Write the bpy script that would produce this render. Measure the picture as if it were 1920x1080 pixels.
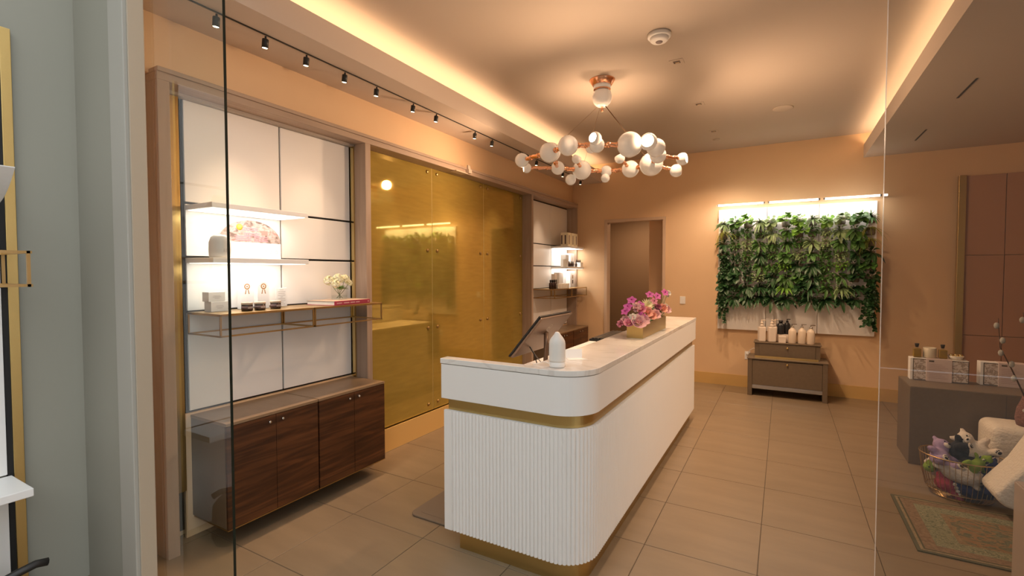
import bpy, bmesh, math, random
from mathutils import Vector, Matrix
PI = math.pi
for o in list(bpy.data.objects):
    bpy.data.objects.remove(o, do_unlink=True)
S = bpy.context.scene
COL = S.collection

# ---------------------------------------------------------------- camera
H = 1.65
cam = bpy.data.cameras.new('camera')
cam.sensor_width = 36.0
cam.lens = 36.0 * 897.9 / 1920.0
cam.clip_start = 0.02
cam_o = bpy.data.objects.new('camera', cam)
COL.objects.link(cam_o)
cam_o.location = (0, 0, H)
cam_o.rotation_euler = (Matrix.Rotation(math.radians(29.53), 3, 'Z') @ Matrix.Rotation(math.radians(90 - 1.847), 3, 'X')
                        @ Matrix.Rotation(math.radians(-0.062), 3, 'Z')).to_euler()
S.camera = cam_o
# ---------------------------------------------------------------- world, exposure
w = bpy.data.worlds.new('world')
S.world = w
w.use_nodes = True
bg = w.node_tree.nodes['Background']
bg.inputs['Color'].default_value = (0.92, 0.97, 1.0, 1)
bg.inputs['Strength'].default_value = 1.10
S.view_settings.view_transform = 'Standard'
S.view_settings.look = 'None'
S.view_settings.exposure = 0.97
S.view_settings.gamma = 1.0
S.view_settings.use_curve_mapping = False
S.cycles.max_bounces = 10
S.cycles.diffuse_bounces = 6
S.cycles.transparent_max_bounces = 24
S.cycles.sample_clamp_indirect = 6.0
S.cycles.caustics_reflective = False
S.cycles.caustics_refractive = False

WARM = (1.0, 0.61, 0.34)
WARM2 = (1.0, 0.68, 0.44)
NEUT = (1.0, 0.90, 0.80)

# ---------------------------------------------------------------- materials
MATS = {}
def mat(name, col=(.8, .8, .8), rough=.5, metal=0., spec=None, emit=None, estr=0., trans=0., ior=1.45, coat=0., noise=None, bump=None, alpha=1.):
    """noise=(scale, amount, stretch) tints the base colour; bump=(scale, strength)"""
    if name in MATS:
        return MATS[name]
    m = bpy.data.materials.new(name)
    m.use_nodes = True
    nt = m.node_tree
    b = nt.nodes['Principled BSDF']
    b.inputs['Base Color'].default_value = (*col, 1)
    b.inputs['Roughness'].default_value = rough
    b.inputs['Metallic'].default_value = metal
    b.inputs['IOR'].default_value = ior
    if spec is not None:
        b.inputs['Specular IOR Level'].default_value = spec
    b.inputs['Transmission Weight'].default_value = trans
    b.inputs['Coat Weight'].default_value = coat
    b.inputs['Coat Roughness'].default_value = .02
    b.inputs['Coat IOR'].default_value = 1.6 if 'gold' in name else 1.5
    if emit:
        b.inputs['Emission Color'].default_value = (*emit, 1)
        b.inputs['Emission Strength'].default_value = estr
    tc = nt.nodes.new('ShaderNodeTexCoord')
    if noise:
        sc, am, st = noise
        mp = nt.nodes.new('ShaderNodeMapping')
        mp.inputs['Scale'].default_value = st
        nt.links.new(tc.outputs['Object'], mp.inputs['Vector'])
        n = nt.nodes.new('ShaderNodeTexNoise')
        n.inputs['Scale'].default_value = sc
        n.inputs['Detail'].default_value = 5
        nt.links.new(mp.outputs['Vector'], n.inputs['Vector'])
        r = nt.nodes.new('ShaderNodeValToRGB')
        lo = tuple(max(0, c * (1 - am)) for c in col)
        hi = tuple(min(1, c * (1 + am)) for c in col)
        r.color_ramp.elements[0].position = .3
        r.color_ramp.elements[1].position = .7
        r.color_ramp.elements[0].color = (*lo, 1)
        r.color_ramp.elements[1].color = (*hi, 1)
        nt.links.new(n.outputs['Fac'], r.inputs['Fac'])
        nt.links.new(r.outputs['Color'], b.inputs['Base Color'])
    if bump:
        bs, bst = bump[0], bump[1]
        n2 = nt.nodes.new('ShaderNodeTexNoise')
        n2.inputs['Scale'].default_value = bs
        n2.inputs['Detail'].default_value = 3
        if len(bump) > 2:
            mp2 = nt.nodes.new('ShaderNodeMapping')
            mp2.inputs['Scale'].default_value = bump[2]
            nt.links.new(tc.outputs['Object'], mp2.inputs['Vector'])
            nt.links.new(mp2.outputs['Vector'], n2.inputs['Vector'])
        else:
            nt.links.new(tc.outputs['Object'], n2.inputs['Vector'])
        bp = nt.nodes.new('ShaderNodeBump')
        bp.inputs['Strength'].default_value = bst
        bp.inputs['Distance'].default_value = .01
        nt.links.new(n2.outputs['Fac'], bp.inputs['Height'])
        nt.links.new(bp.outputs['Normal'], b.inputs['Normal'])
    MATS[name] = m
    return m

def ramp_mat(name, scale, stretch, cols, rough=.5, distort=1.5, detail=6, rot=(0, 0, 0), coat=0., metal=0.):
    """grain: stretched noise through a colour ramp"""
    m = bpy.data.materials.new(name)
    m.use_nodes = True
    nt = m.node_tree
    b = nt.nodes['Principled BSDF']
    b.inputs['Roughness'].default_value = rough
    b.inputs['Coat Weight'].default_value = coat
    b.inputs['Metallic'].default_value = metal
    tc = nt.nodes.new('ShaderNodeTexCoord')
    mp = nt.nodes.new('ShaderNodeMapping')
    mp.inputs['Scale'].default_value = stretch
    mp.inputs['Rotation'].default_value = rot
    n = nt.nodes.new('ShaderNodeTexNoise')
    n.inputs['Scale'].default_value = scale
    n.inputs['Detail'].default_value = detail
    n.inputs['Distortion'].default_value = distort
    r = nt.nodes.new('ShaderNodeValToRGB')
    el = r.color_ramp.elements
    while len(el) < len(cols):
        el.new(.5)
    for i, (p, c) in enumerate(cols):
        el[i].position = p
        el[i].color = (*c, 1)
    nt.links.new(tc.outputs['Object'], mp.inputs['Vector'])
    nt.links.new(mp.outputs['Vector'], n.inputs['Vector'])
    nt.links.new(n.outputs['Fac'], r.inputs['Fac'])
    nt.links.new(r.outputs['Color'], b.inputs['Base Color'])
    MATS[name] = m
    return m

def glass_mat(name, tint, refl=1.0):
    """thin architectural glass: tinted pass-through plus Fresnel mirror"""
    m = bpy.data.materials.new(name)
    m.use_nodes = True
    nt = m.node_tree
    nt.nodes.remove(nt.nodes['Principled BSDF'])
    out = nt.nodes['Material Output']
    t = nt.nodes.new('ShaderNodeBsdfTransparent')
    t.inputs['Color'].default_value = (*tint, 1)
    g = nt.nodes.new('ShaderNodeBsdfGlossy')
    g.inputs['Roughness'].default_value = 0.0
    g.inputs['Color'].default_value = (refl, refl, refl, 1)
    f = nt.nodes.new('ShaderNodeFresnel')
    f.inputs['IOR'].default_value = 1.5
    mx = nt.nodes.new('ShaderNodeMixShader')
    ge = nt.nodes.new('ShaderNodeNewGeometry')
    iv = nt.nodes.new('ShaderNodeMath'); iv.operation = 'SUBTRACT'; iv.inputs[0].default_value = 1.0
    ml = nt.nodes.new('ShaderNodeMath'); ml.operation = 'MULTIPLY'
    nt.links.new(ge.outputs['Backfacing'], iv.inputs[1])
    nt.links.new(iv.outputs[0], ml.inputs[0])
    nt.links.new(f.outputs['Fac'], ml.inputs[1])
    nt.links.new(ml.outputs[0], mx.inputs['Fac'])
    nt.links.new(t.outputs['BSDF'], mx.inputs[1])
    nt.links.new(g.outputs['BSDF'], mx.inputs[2])
    nt.links.new(mx.outputs['Shader'], out.inputs['Surface'])
    MATS[name] = m
    return m

wall_m = mat('beige_wall_paint', (.76, .53, .315), .55, noise=(2.0, .02, (1, 1, 1)))
ceil_m = mat('ceiling_paint', (.50, .42, .345), .7)
soff_m = mat('soffit_paint', (.60, .51, .435), .7)
out_m = mat('grey_green_paint', (.335, .325, .27), .6)
out2_m = mat('pale_trim_paint', (.42, .40, .35), .5)
warm_side_m = mat('warm_lit_post_side', (.44, .37, .28), .5)  # warm light from inside on the post's side face, put into the colour
oak = ramp_mat('light_oak', 3.0, (5, 5, .35), [(.3, (.37, .265, .195)), (.55, (.41, .30, .225)), (.75, (.45, .335, .255))], .5)
oak_h = ramp_mat('light_oak_rail', 3.0, (5, .35, 5), [(.3, (.37, .265, .195)), (.55, (.41, .30, .225)), (.75, (.45, .335, .255))], .5)
walnut = ramp_mat('walnut_veneer', 2.2, (1.2, .55, 7.5), [(.25, (.022, .007, .002)), (.45, (.055, .018, .005)), (.62, (.10, .034, .010)), (.8, (.145, .055, .019))], .38, 2.2, rot=(math.radians(-14), 0, 0))
caboak = mat('bronze_top_veneer', (.25, .165, .095), .35, noise=(6, .06, (1, 8, 8)))
panel_m = mat('white_lacquer_panel', (.88, .865, .84), .35)
white_m = mat('white_lacquer', (.88, .865, .84), .4)
ivory = mat('ivory_card', (.85, .80, .70), .5)
black_m = mat('black_backing', (.012, .011, .010), .6)
blackp = mat('black_plastic', (.02, .019, .018), .4)
brass = mat('brushed_brass', (.62, .44, .17), .28, 1., bump=(60, .12, (1, 1, 20)))
brass_d = mat('satin_brass_frame', (.52, .35, .15), .35, 1.)
brass_p = mat('polished_brass', (.83, .63, .28), .15, 1.)
goldg = mat('gold_backed_glass', (.50, .36, .08), .035, .52, coat=.2, noise=(5, .06, (1, 1, 7)))
copper = mat('polished_copper', (.95, .50, .30), .22, 1.)
chrome = mat('chrome', (.75, .74, .72), .12, 1.)
silver = mat('brushed_steel', (.55, .54, .52), .25, 1.)
opal = mat('opal_glass', (.86, .83, .79), .08, 0., coat=.5, emit=(1, .80, .6), estr=.06)
bulb_m = mat('warm_bulb', (1, .9, .7), .5, emit=(1.0, .80, .50), estr=14)
led_w = mat('led_white', (1, 1, 1), .5, emit=(1.0, .95, .86), estr=3.5)
led_c = mat('led_warm_strip', (1, .9, .7), .5, emit=(1.0, .70, .36), estr=.6)
led_s = mat('spot_lens', (1, .95, .8), .5, emit=(1.0, .86, .58), estr=9)
marble = ramp_mat('white_marble', 1.4, (1, 1.6, 1), [(.30, (.74, .71, .67)), (.46, (.80, .775, .735)), (.5, (.70, .665, .62)), (.54, (.81, .785, .745))], .12, 2.4, 8)
counter_w = mat('counter_white', (.88, .865, .84), .5)
flute_m = mat('fluted_white', (.88, .865, .84), .55)
tile_m = mat('porcelain_tile', (.235, .170, .106), .33, noise=(1.6, .10, (1, 5, 1)), bump=(40, .02))
grout_m = mat('grout', (.10, .075, .05), .8)
taupe = mat('taupe_lacquer', (.165, .122, .080), .45, noise=(30, .06, (1, 1, 1)))
taupe_d = mat('taupe_lacquer_groove', (.10, .08, .06), .6)
rose_m = mat('rose_panel', (.50, .29, .19), .45)
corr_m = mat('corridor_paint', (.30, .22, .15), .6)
leafm = [mat('leaf_mid', (.065, .17, .035), .42, noise=(14, .35, (1, 1, 1))),
         mat('leaf_bright', (.15, .33, .045), .42, noise=(14, .30, (1, 1, 1))),
         mat('leaf_dark', (.028, .085, .028), .38, noise=(14, .35, (1, 1, 1))),
         mat('leaf_yellow', (.33, .36, .07), .5, noise=(14, .25, (1, 1, 1))),
         mat('leaf_pale', (.20, .30, .13), .45, noise=(20, .4, (1, 1, 1)))]
stem_m = mat('plant_stem', (.12, .16, .05), .6)
pocket_m = mat('grey_felt_pocket', (.21, .185, .15), .9, bump=(90, .4))
pot_soil = mat('soil', (.05, .035, .02), 1.)
boucle = mat('boucle_fabric', (.72, .65, .54), .95, bump=(55, .9))
glassm = glass_mat('storefront_glass', (.93, .945, .92))
glassr = glass_mat('storefront_glass_tinted', (.86, .85, .83))
gedge = mat('glass_edge', (.008, .014, .010), .25)
gedge_w = mat('glass_edge_polished', (.62, .60, .58), .2)
clearg = glass_mat('clear_vase_glass', (.95, .96, .95))
mat_m = mat('rubber_mat', (.17, .125, .085), .7)
GAP = .003

# ---------------------------------------------------------------- helpers
class MB:
    def __init__(s):
        s.bm = bmesh.new()
    def box(s, x0, x1, y0, y1, z0, z1):
        v = [s.bm.verts.new(p) for p in ((x0, y0, z0), (x1, y0, z0), (x1, y1, z0), (x0, y1, z0), (x0, y0, z1), (x1, y0, z1), (x1, y1, z1), (x0, y1, z1))]
        for f in ((3, 2, 1, 0), (4, 5, 6, 7), (0, 1, 5, 4), (1, 2, 6, 5), (2, 3, 7, 6), (3, 0, 4, 7)):
            s.bm.faces.new([v[i] for i in f])
        return s
    def prism(s, pts, z0, z1, M=None):
        n = len(pts)
        a = [s.bm.verts.new((p[0], p[1], z0)) for p in pts]
        b = [s.bm.verts.new((p[0], p[1], z1)) for p in pts]
        s.bm.faces.new(a[::-1]); s.bm.faces.new(b)
        for i in range(n):
            s.bm.faces.new((a[i], a[(i + 1) % n], b[(i + 1) % n], b[i]))
        if M is not None:
            for v in a + b:
                v.co = M @ v.co
        return s
    def lathe(s, prof, seg=24, c=(0, 0, 0), M=None, smooth=True, cap=True):
        rings = []
        new = []
        for r, z in prof:
            if r < 1e-5:
                vv = [s.bm.verts.new((0, 0, z))]
            else:
                vv = [s.bm.verts.new((r * math.cos(2 * PI * i / seg), r * math.sin(2 * PI * i / seg), z)) for i in range(seg)]
            rings.append(vv); new += vv
        for a, b in zip(rings, rings[1:]):
            for i in range(seg):
                j = (i + 1) % seg
                if len(a) == 1 and len(b) == 1:
                    continue
                if len(a) == 1:
                    f = s.bm.faces.new((a[0], b[j], b[i])) if False else s.bm.faces.new((a[0], b[i], b[j]))
                elif len(b) == 1:
                    f = s.bm.faces.new((a[i], a[j], b[0]))
                else:
                    f = s.bm.faces.new((a[i], a[j], b[j], b[i]))
                f.smooth = smooth
        if cap:
            if len(rings[0]) > 1: s.bm.faces.new(rings[0][::-1])
            if len(rings[-1]) > 1: s.bm.faces.new(rings[-1])
        T = Matrix.Translation(c)
        if M is not None: T = T @ M
        for v in new: v.co = T @ v.co
        return s
    def ball(s, c, r, seg=20, sc=(1, 1, 1), M=None):
        n = max(6, seg // 2)
        prof = [(abs(math.sin(PI * i / n)) * 1.0 if 0 < i < n else 0, -math.cos(PI * i / n)) for i in range(n + 1)]
        T = (M if M is not None else Matrix.Identity(4)) @ Matrix.Diagonal((r * sc[0], r * sc[1], r * sc[2], 1))
        return s.lathe(prof, seg, c, T, True, False)
    def tube(s, pts, r, seg=8, r1=None, cap=True):
        pts = [Vector(p) for p in pts]
        n = len(pts); rings = []
        up = None
        for i, p in enumerate(pts):
            d = (pts[min(i + 1, n - 1)] - pts[max(i - 1, 0)]).normalized()
            if up is None:
                up = Vector((0, 0, 1)) if abs(d.z) < .9 else Vector((1, 0, 0))
            u = d.cross(up)
            if u.length < 1e-4: u = d.orthogonal()
            u.normalize(); v = d.cross(u).normalized(); up = -v if False else v.cross(d) * 0 + up
            rr = r if r1 is None else r + (r1 - r) * i / (n - 1)
            rings.append([s.bm.verts.new(p + rr * (math.cos(2 * PI * k / seg) * u + math.sin(2 * PI * k / seg) * v)) for k in range(seg)])
        for a, b in zip(rings, rings[1:]):
            for i in range(seg):
                j = (i + 1) % seg
                f = s.bm.faces.new((a[i], a[j], b[j], b[i])); f.smooth = True
        if cap:
            s.bm.faces.new(rings[0][::-1]); s.bm.faces.new(rings[-1])
        return s
    def rod(s, a, b, t):
        """square bar between two points"""
        a = Vector(a); b = Vector(b); d = (b - a); L = d.length; d.normalize()
        u = d.cross(Vector((0, 0, 1)) if abs(d.z) < .9 else Vector((1, 0, 0))).normalized(); v = d.cross(u)
        R = []
        for p in (a - d * t / 2, b + d * t / 2):
            R.append([s.bm.verts.new(p + t / 2 * (i * u + j * v)) for i, j in ((-1, -1), (1, -1), (1, 1), (-1, 1))])
        s.bm.faces.new(R[0][::-1]); s.bm.faces.new(R[1])
        for i in range(4):
            s.bm.faces.new((R[0][i], R[0][(i + 1) % 4], R[1][(i + 1) % 4], R[1][i]))
        return s
    def poly(s, pts):
        s.bm.faces.new([s.bm.verts.new(p) for p in pts]); return s
    def mesh(s, name, bevel=0, seg=2, smooth=False):
        bmesh.ops.recalc_face_normals(s.bm, faces=s.bm.faces[:])
        if bevel:
            es = [e for e in s.bm.edges if len(e.link_faces) == 2 and e.calc_face_angle(0) > .6]
            bmesh.ops.bevel(s.bm, geom=es, offset=bevel, segments=seg, profile=.5, affect='EDGES', clamp_overlap=True)
        me = bpy.data.meshes.new(name)
        if smooth:
            for f in s.bm.faces: f.smooth = True
        s.bm.to_mesh(me); s.bm.free()
        return me
    def build(s, name, m, parent=None, loc=(0, 0, 0), rot=None, bevel=0, seg=2, smooth=False):
        return add(name, s.mesh(name, bevel, seg, smooth), m, parent, loc, rot)

def add(name, me, m, parent=None, loc=(0, 0, 0), rot=None):
    if m is not None:
        ms = m if isinstance(m, (list, tuple)) else [m]
        if len(me.materials) == 0:
            for x in ms: me.materials.append(x)
    o = bpy.data.objects.new(name, me)
    COL.objects.link(o)
    o.location = loc
    if rot: o.rotation_euler = rot
    if parent: o.parent = parent
    return o
def tag(o, label=None, cat=None, group=None, kind=None):
    if label: o['label'] = label
    if cat: o['category'] = cat
    if group: o['group'] = group
    if kind: o['kind'] = kind
    return o
def thing(name, loc, label, cat, group=None, rz=0, rot=None):
    o = bpy.data.objects.new(name, None)
    COL.objects.link(o)
    o.empty_display_size = .05
    o.location = loc
    o.rotation_euler = rot if rot else (0, 0, rz)
    return tag(o, label, cat, group)
def struct(o, label=None):
    return tag(o, label, kind='structure')
def box(name, m, x0, x1, y0, y1, z0, z1, parent=None, bevel=0, seg=2):
    return MB().box(x0, x1, y0, y1, z0, z1).build(name, m, parent, bevel=bevel, seg=seg)
def area(name, parent, loc, sx, sy, power, col, rot=(0, 0, 0), spread=None):
    l = bpy.data.lights.new(name, 'AREA')
    l.shape = 'RECTANGLE'; l.size = sx; l.size_y = sy; l.energy = power; l.color = col
    if spread: l.spread = spread
    o = bpy.data.objects.new(name, l); COL.objects.link(o)
    o.location = loc; o.rotation_euler = rot
    if parent: o.parent = parent
    return o
def spot(name, parent, loc, power, col, target, size=60, blend=.6, rad=.02):
    l = bpy.data.lights.new(name, 'SPOT')
    l.energy = power; l.color = col; l.spot_size = math.radians(size); l.spot_blend = blend; l.shadow_soft_size = rad
    o = bpy.data.objects.new(name, l); COL.objects.link(o)
    o.location = loc
    base = parent.matrix_world.translation if False else (parent.location if parent else Vector((0, 0, 0)))
    o.rotation_euler = (Vector(target) - (Vector(loc) + Vector(base))).to_track_quat('-Z', 'Y').to_euler()
    if parent: o.parent = parent
    return o
def zto(d):
    return Vector(d).normalized().to_track_quat('Z', 'Y').to_matrix().to_4x4()
ORD = ['first', 'second', 'third', 'fourth', 'fifth', 'sixth', 'seventh', 'eighth', 'ninth', 'tenth', 'eleventh', 'twelfth', 'thirteenth']

# ================================================================ setting
XL, YB, XR = -3.13, 7.615, 3.6
ZC, ZS = 3.43, 3.12
YG = 1.19                      # glass plane
# floor
floor = struct(box('floor', grout_m, -4.2, XR + .1, -2.2, YB, -.12, -.003))
T = .609
tx0, ty0 = -.7095, 3.49
tme = {}
def tile_mesh(wx, wy):
    k = (round(wx, 3), round(wy, 3))
    if k not in tme:
        me = MB().box(-wx / 2, wx / 2, -wy / 2, wy / 2, -.012, 0).mesh('tile', .0012, 1)
        me.materials.append(tile_m); tme[k] = me
    return tme[k]
xs = [tx0 + T * i for i in range(-6, 9)]
ys = [ty0 + T * i for i in range(-8, 8)]
for i in range(len(xs) - 1):
    for j in range(len(ys) - 1):
        a, b, c, d = xs[i] + .0022, xs[i + 1] - .0022, ys[j] + .0022, ys[j + 1] - .0022
        a = max(a, -4.2); b = min(b, XR); d = min(d, YB - .001)
        if b - a < .02 or d - c < .02: continue
        if b < -3.3 and c > 1.2: continue
        o = add('tile', tile_mesh(b - a, d - c), None, floor, ((a + b) / 2, (c + d) / 2, 0))
# left wall: plaster above and behind the casing
wl = MB()
wl.box(-3.34, XL, 1.20, YB + .12, 2.78, ZC + .1)
wl.box(-3.34, -3.27, 1.37, YB, 0, 2.79)
wl.box(-3.34, -3.20, 1.20, 1.372, 0, 2.79)
wl.box(-3.34, -2.80, 1.182, 1.199, 0, ZC)
wall_left = struct(wl.build('wall_left', wall_m))
wb = MB()
wb.box(-3.3, -2.53, YB, YB + .14, 0, ZC + .1)
wb.box(-1.612, XR + .1, YB, YB + .14, 0, ZC + .1)
wb.box(-2.53, -1.612, YB, YB + .14, 2.49, ZC + .1)
wall_back = struct(wb.build('wall_back', wall_m))
wall_right = struct(box('wall_right', wall_m, XR, XR + .12, YG, YB, 0, ZC + .1))
ceiling = struct(box('ceiling', ceil_m, -3.3, XR + .1, YG - .05, YB + .1, ZC, ZC + .12))
so = MB()
so.box(XL, -2.60, YG + .01, YB, ZS, ZS + .02)
so.box(-2.618, -2.60, YG + .01, YB, ZS + .02, 3.285)
struct(so.build('trim_1', soff_m), 'dropped plaster soffit with cove lip along the left wall')
so = MB()
so.box(.872, XR, YG + .01, YB, ZS, ZS + .02)
so.box(.872, .890, YG + .01, YB, ZS + .02, 3.285)
struct(so.build('trim_2', soff_m), 'dropped plaster soffit with cove lip on the right')
# corridor behind the doorway
co = MB()
co.box(-3.1, -1.0, 9.6, 9.7, 0, 2.9)
co.box(-3.2, -3.1, YB + .14, 9.7, 0, 2.9)
co.box(-1.0, -.9, YB + .14, 9.7, 0, 2.9)
co.box(-3.2, -.9, YB + .14, 9.7, 2.8, 2.9)
struct(co.build('wall_corridor', corr_m))
struct(box('wall_corridor_return', wall_m, -1.955, -1.0, 8.10, 8.22, 0, 2.8))
struct(box('floor_corridor', tile_m, -3.1, -1.0, YB + .01, 9.6, -.05, 0))
cl = thing('corridor_fill_light', (-2.3, 8.7, 2.8), 'unseen ceiling lamp added to brighten the corridor behind the doorway', 'added light')  # unseen lamp, added to lift the dark doorway
MB().lathe([(0, -.03), (.10, -.03), (.11, -.02), (.11, -.0005), (0, -.0005)], 24).build('diffuser', mat('added_lamp_diffuser', (.8, .7, .55), .5, emit=(1, .7, .4), estr=1.), cl)
area('lamp', cl, (0, 0, -.035), .2, .2, 10, WARM)
# door frame
df = thing('door_1', (0, 0, 0), None, None); df['kind'] = 'structure'
dm = mat('door_frame_paint', (.62, .46, .33), .4)
box('jamb', dm, -2.565, -2.515, YB - .015, YB + .15, 0, 2.465, df, .003)
box('jamb', dm, -1.632, -1.587, YB - .015, YB + .15, 0, 2.465, df, .003)
box('head', dm, -2.565, -1.587, YB - .015, YB + .15, 2.465, 2.512, df, .003)
# baseboards
bbm = mat('satin_brass_base', (.78, .52, .20), .5, .45)
struct(box('baseboard_back', bbm, -1.587, 1.79, YB - .014, YB - .001, 0, .165))
struct(box('baseboard_left', bbm, -3.165, -3.15, 2.955, 5.925, 0, .21))
# outer (street side) wall, return and posts
ow = MB()
ow.box(-3.40, -3.276, -2.0, 1.10, 0, 3.9)
wall_outer = struct(ow.build('wall_outer', out_m))
struct(box('wall_return', out_m, -3.29, -2.849, 1.094, 1.18, 0, 3.9))
struct(box('trim_3', out2_m, -2.848, -2.700, 1.080, 1.170, 0, 3.9, bevel=.004))
struct(box('trim_4', warm_side_m, -2.699, -2.690, 1.096, 1.164, 0, 3.9, bevel=.003))
struct(box('trim_5', soff_m, -2.69, XR, 1.16, 1.24, 3.40, 3.9))
# building across the street: what the panes mirror
ac = MB()
ac.box(-14, 14, -8.4, -8.0, 0, 7.0)
struct(ac.build('wall_opposite', mat('facade_paint', (.20, .17, .14), .8)))
struct(box('floor_street', mat('paving', (.24, .22, .20), .8), -14, 14, -8.0, -2.2, -.14, -.02))
# storefront glass panes
def pane(n, x0, x1, gm, em, label):
    bm = MB().box(x0, x1, YG - .006, YG + .006, .004, 3.40)
    me = bm.mesh('pane')
    me.materials.append(gm); me.materials.append(em)
    for p in me.polygons:
        if abs(p.normal.x) > .5: p.material_index = 1
    o = bpy.data.objects.new(n, me); COL.objects.link(o)
    return struct(o, label)
pane('window_1', -2.77, -2.069, glassm, gedge, 'clear glass storefront pane beside the left post')
pane('window_2', .170, XR, glassr, gedge_w, 'tinted glass storefront pane on the right')

# ---------------------------------------------------------------- oak casing on the left wall
cas = thing('trim_6', (0, 0, 0), 'light oak casing around the wall displays', None); cas['kind'] = 'structure'
FX0, FX1 = -3.27, -3.04
def ob(n, y0, y1, z0, z1, m=oak, x0=FX0, x1=FX1):
    return box(n, m, x0, x1, y0, y1, z0, z1, cas, .003)
ob('stile', 1.372, 1.435, 0, 2.73)
ob('stile', 2.893, 2.952, 0, 2.73)
ob('stile', 5.923, 5.975, 0, 2.73)
ob('stile', 7.575, 7.613, 0, 2.73)
ob('head_rail', 1.372, 7.613, 2.73, 2.775, oak_h)
ob('cap_moulding', 1.372, 7.613, 2.775, 2.800, oak_h, x1=-3.032)
# ---------------------------------------------------------------- display walls (white panels on black backing)
ROWS = [(.79, 1.40), (1.415, 1.742), (1.757, 2.075), (2.09, 2.71)]
pm = {}
def display(y0, ym, y1, gold=True):
    box('backing', black_m, -3.265, -3.226, y0 - .09, y1 + .01, .05, 2.73, wall_left)
    for r, (a, b) in enumerate(ROWS):
        for q, (c, d) in enumerate(((y0, ym), (ym, y1))):
            k = (round(b - a, 3), round(d - c, 3))
            if k not in pm:
                me = MB().box(-.008, .008, -(d - c) / 2 + .006, (d - c) / 2 - .006, -(b - a) / 2, (b - a) / 2).mesh('panel', .002, 1)
                me.materials.append(panel_m); pm[k] = me
            add('panel', pm[k], None, wall_left, (-3.217, (c + d) / 2, (a + b) / 2))
    box('lower_panel', wall_m, -3.226, -3.206, y0 - .03, y1 + .005, 0, .775, wall_left)
display(1.58, 2.23, 2.878)
display(6.27, 6.92, 7.568)
box('gold_strip', brass, -3.226, -3.196, 1.50, 1.553, .3, 2.72, wall_left, .002)
box('gold_strip', brass_p, -3.226, -3.168, 2.879, 2.8925, .0, 2.712, wall_left)
box('top_reveal', mat('taupe_reveal', (.42, .36, .30), .5), -3.226, -3.165, 1.44, 2.89, 2.712, 2.729, wall_left)
# gold glass panels
for k, (a, b) in enumerate(((2.955, 3.937), (3.943, 4.922), (4.928, 5.921))):
    g = box('gold_glass_panel', goldg, -3.192, -3.186, a, b, .212, 2.728, wall_left, .001, 1)
    for yy in ((a + .075), (b - .075)):
        for zz in (.285, 1.08, 1.88, 2.68):
            MB().lathe([(0, .0), (.016, .0), (.016, .010), (.011, .014), (0, .015)], 12, (-3.186, yy, zz), Matrix.Rotation(PI / 2, 4, 'Y')).build('standoff', brass_d, g)
for yy in (3.940, 4.925):
    box('seam_strip', mat('pale_gold_seam', (.70, .58, .28), .4, .3), -3.1955, -3.1885, yy - .0028, yy + .0028, .212, 2.728, wall_left)
box('gold_backing', brass, -3.262, -3.196, 2.953, 5.922, .0, 2.73, wall_left)

# ================================================================ wall shelves, wire shelves, cabinets
def wall_shelf(y0, z, label, power):
    t = thing('wall_shelf', (-3.208, y0, z), label, 'shelf', 'white floating shelves')
    MB().box(0, .303, 0, .65, -.03, 0).build('board', white_m, t, bevel=.002)
    MB().box(.015, .285, .015, .635, -.033, -.0301).build('led_panel', mat('led_soft', (1, 1, 1), .5, emit=(1, .92, .82), estr=1.1), t)
    area('led_light', t, (.17, .325, -.037), .10, .58, power, NEUT)
    return t
wall_shelf(1.58, 2.066, 'upper white floating shelf of the near display, lit from beneath', .95)
wall_shelf(1.58, 1.741, 'lower white floating shelf of the near display, holding the arched sign', .9)
wall_shelf(6.925, 2.066, 'upper white floating shelf of the far display by the back corner', .8)
wall_shelf(6.925, 1.741, 'lower white floating shelf of the far display by the back corner', .8)
def wire_shelf(y0, label, wdt=.645):
    t = thing('wire_shelf', (-3.208, y0, 1.27), label, 'shelf', 'gold wire box shelves')
    d, h, b = .358, .135, .009
    MB().box(0, d, 0, wdt, h - .004, h + .003).build('top_plate', brass_d, t, bevel=.001, seg=1)
    for y in (.005, wdt - .005):
        MB().rod((0.005, y, .005), (d - .005, y, .005), b).build('lower_bar', brass_d, t)
        MB().rod((0.005, y, .005), (.005, y, h - .005), b).build('upright', brass_d, t)
        MB().rod((d - .005, y, .005), (d - .005, y, h - .005), b).build('upright', brass_d, t)
        MB().rod((.005, y, h - .006), (d - .005, y, h - .006), b).build('upper_bar', brass_d, t)
    for x in (.005, d - .005):
        MB().rod((x, 0.005, .005), (x, wdt - .005, .005), b).build('lower_bar', brass_d, t)
        MB().rod((x, 0.005, h - .006), (x, wdt - .005, h - .006), b).build('upper_bar', brass_d, t)
    return t
wire_shelf(1.582, 'gold wire box shelf of the near display holding the jars and boxes')
wire_shelf(2.232, 'gold wire box shelf of the near display holding the red book')
wire_shelf(6.275, 'gold wire box shelf of the far display holding the row of small cartons')
wire_shelf(6.925, 'gold wire box shelf of the far display nearest the back corner')
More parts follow.
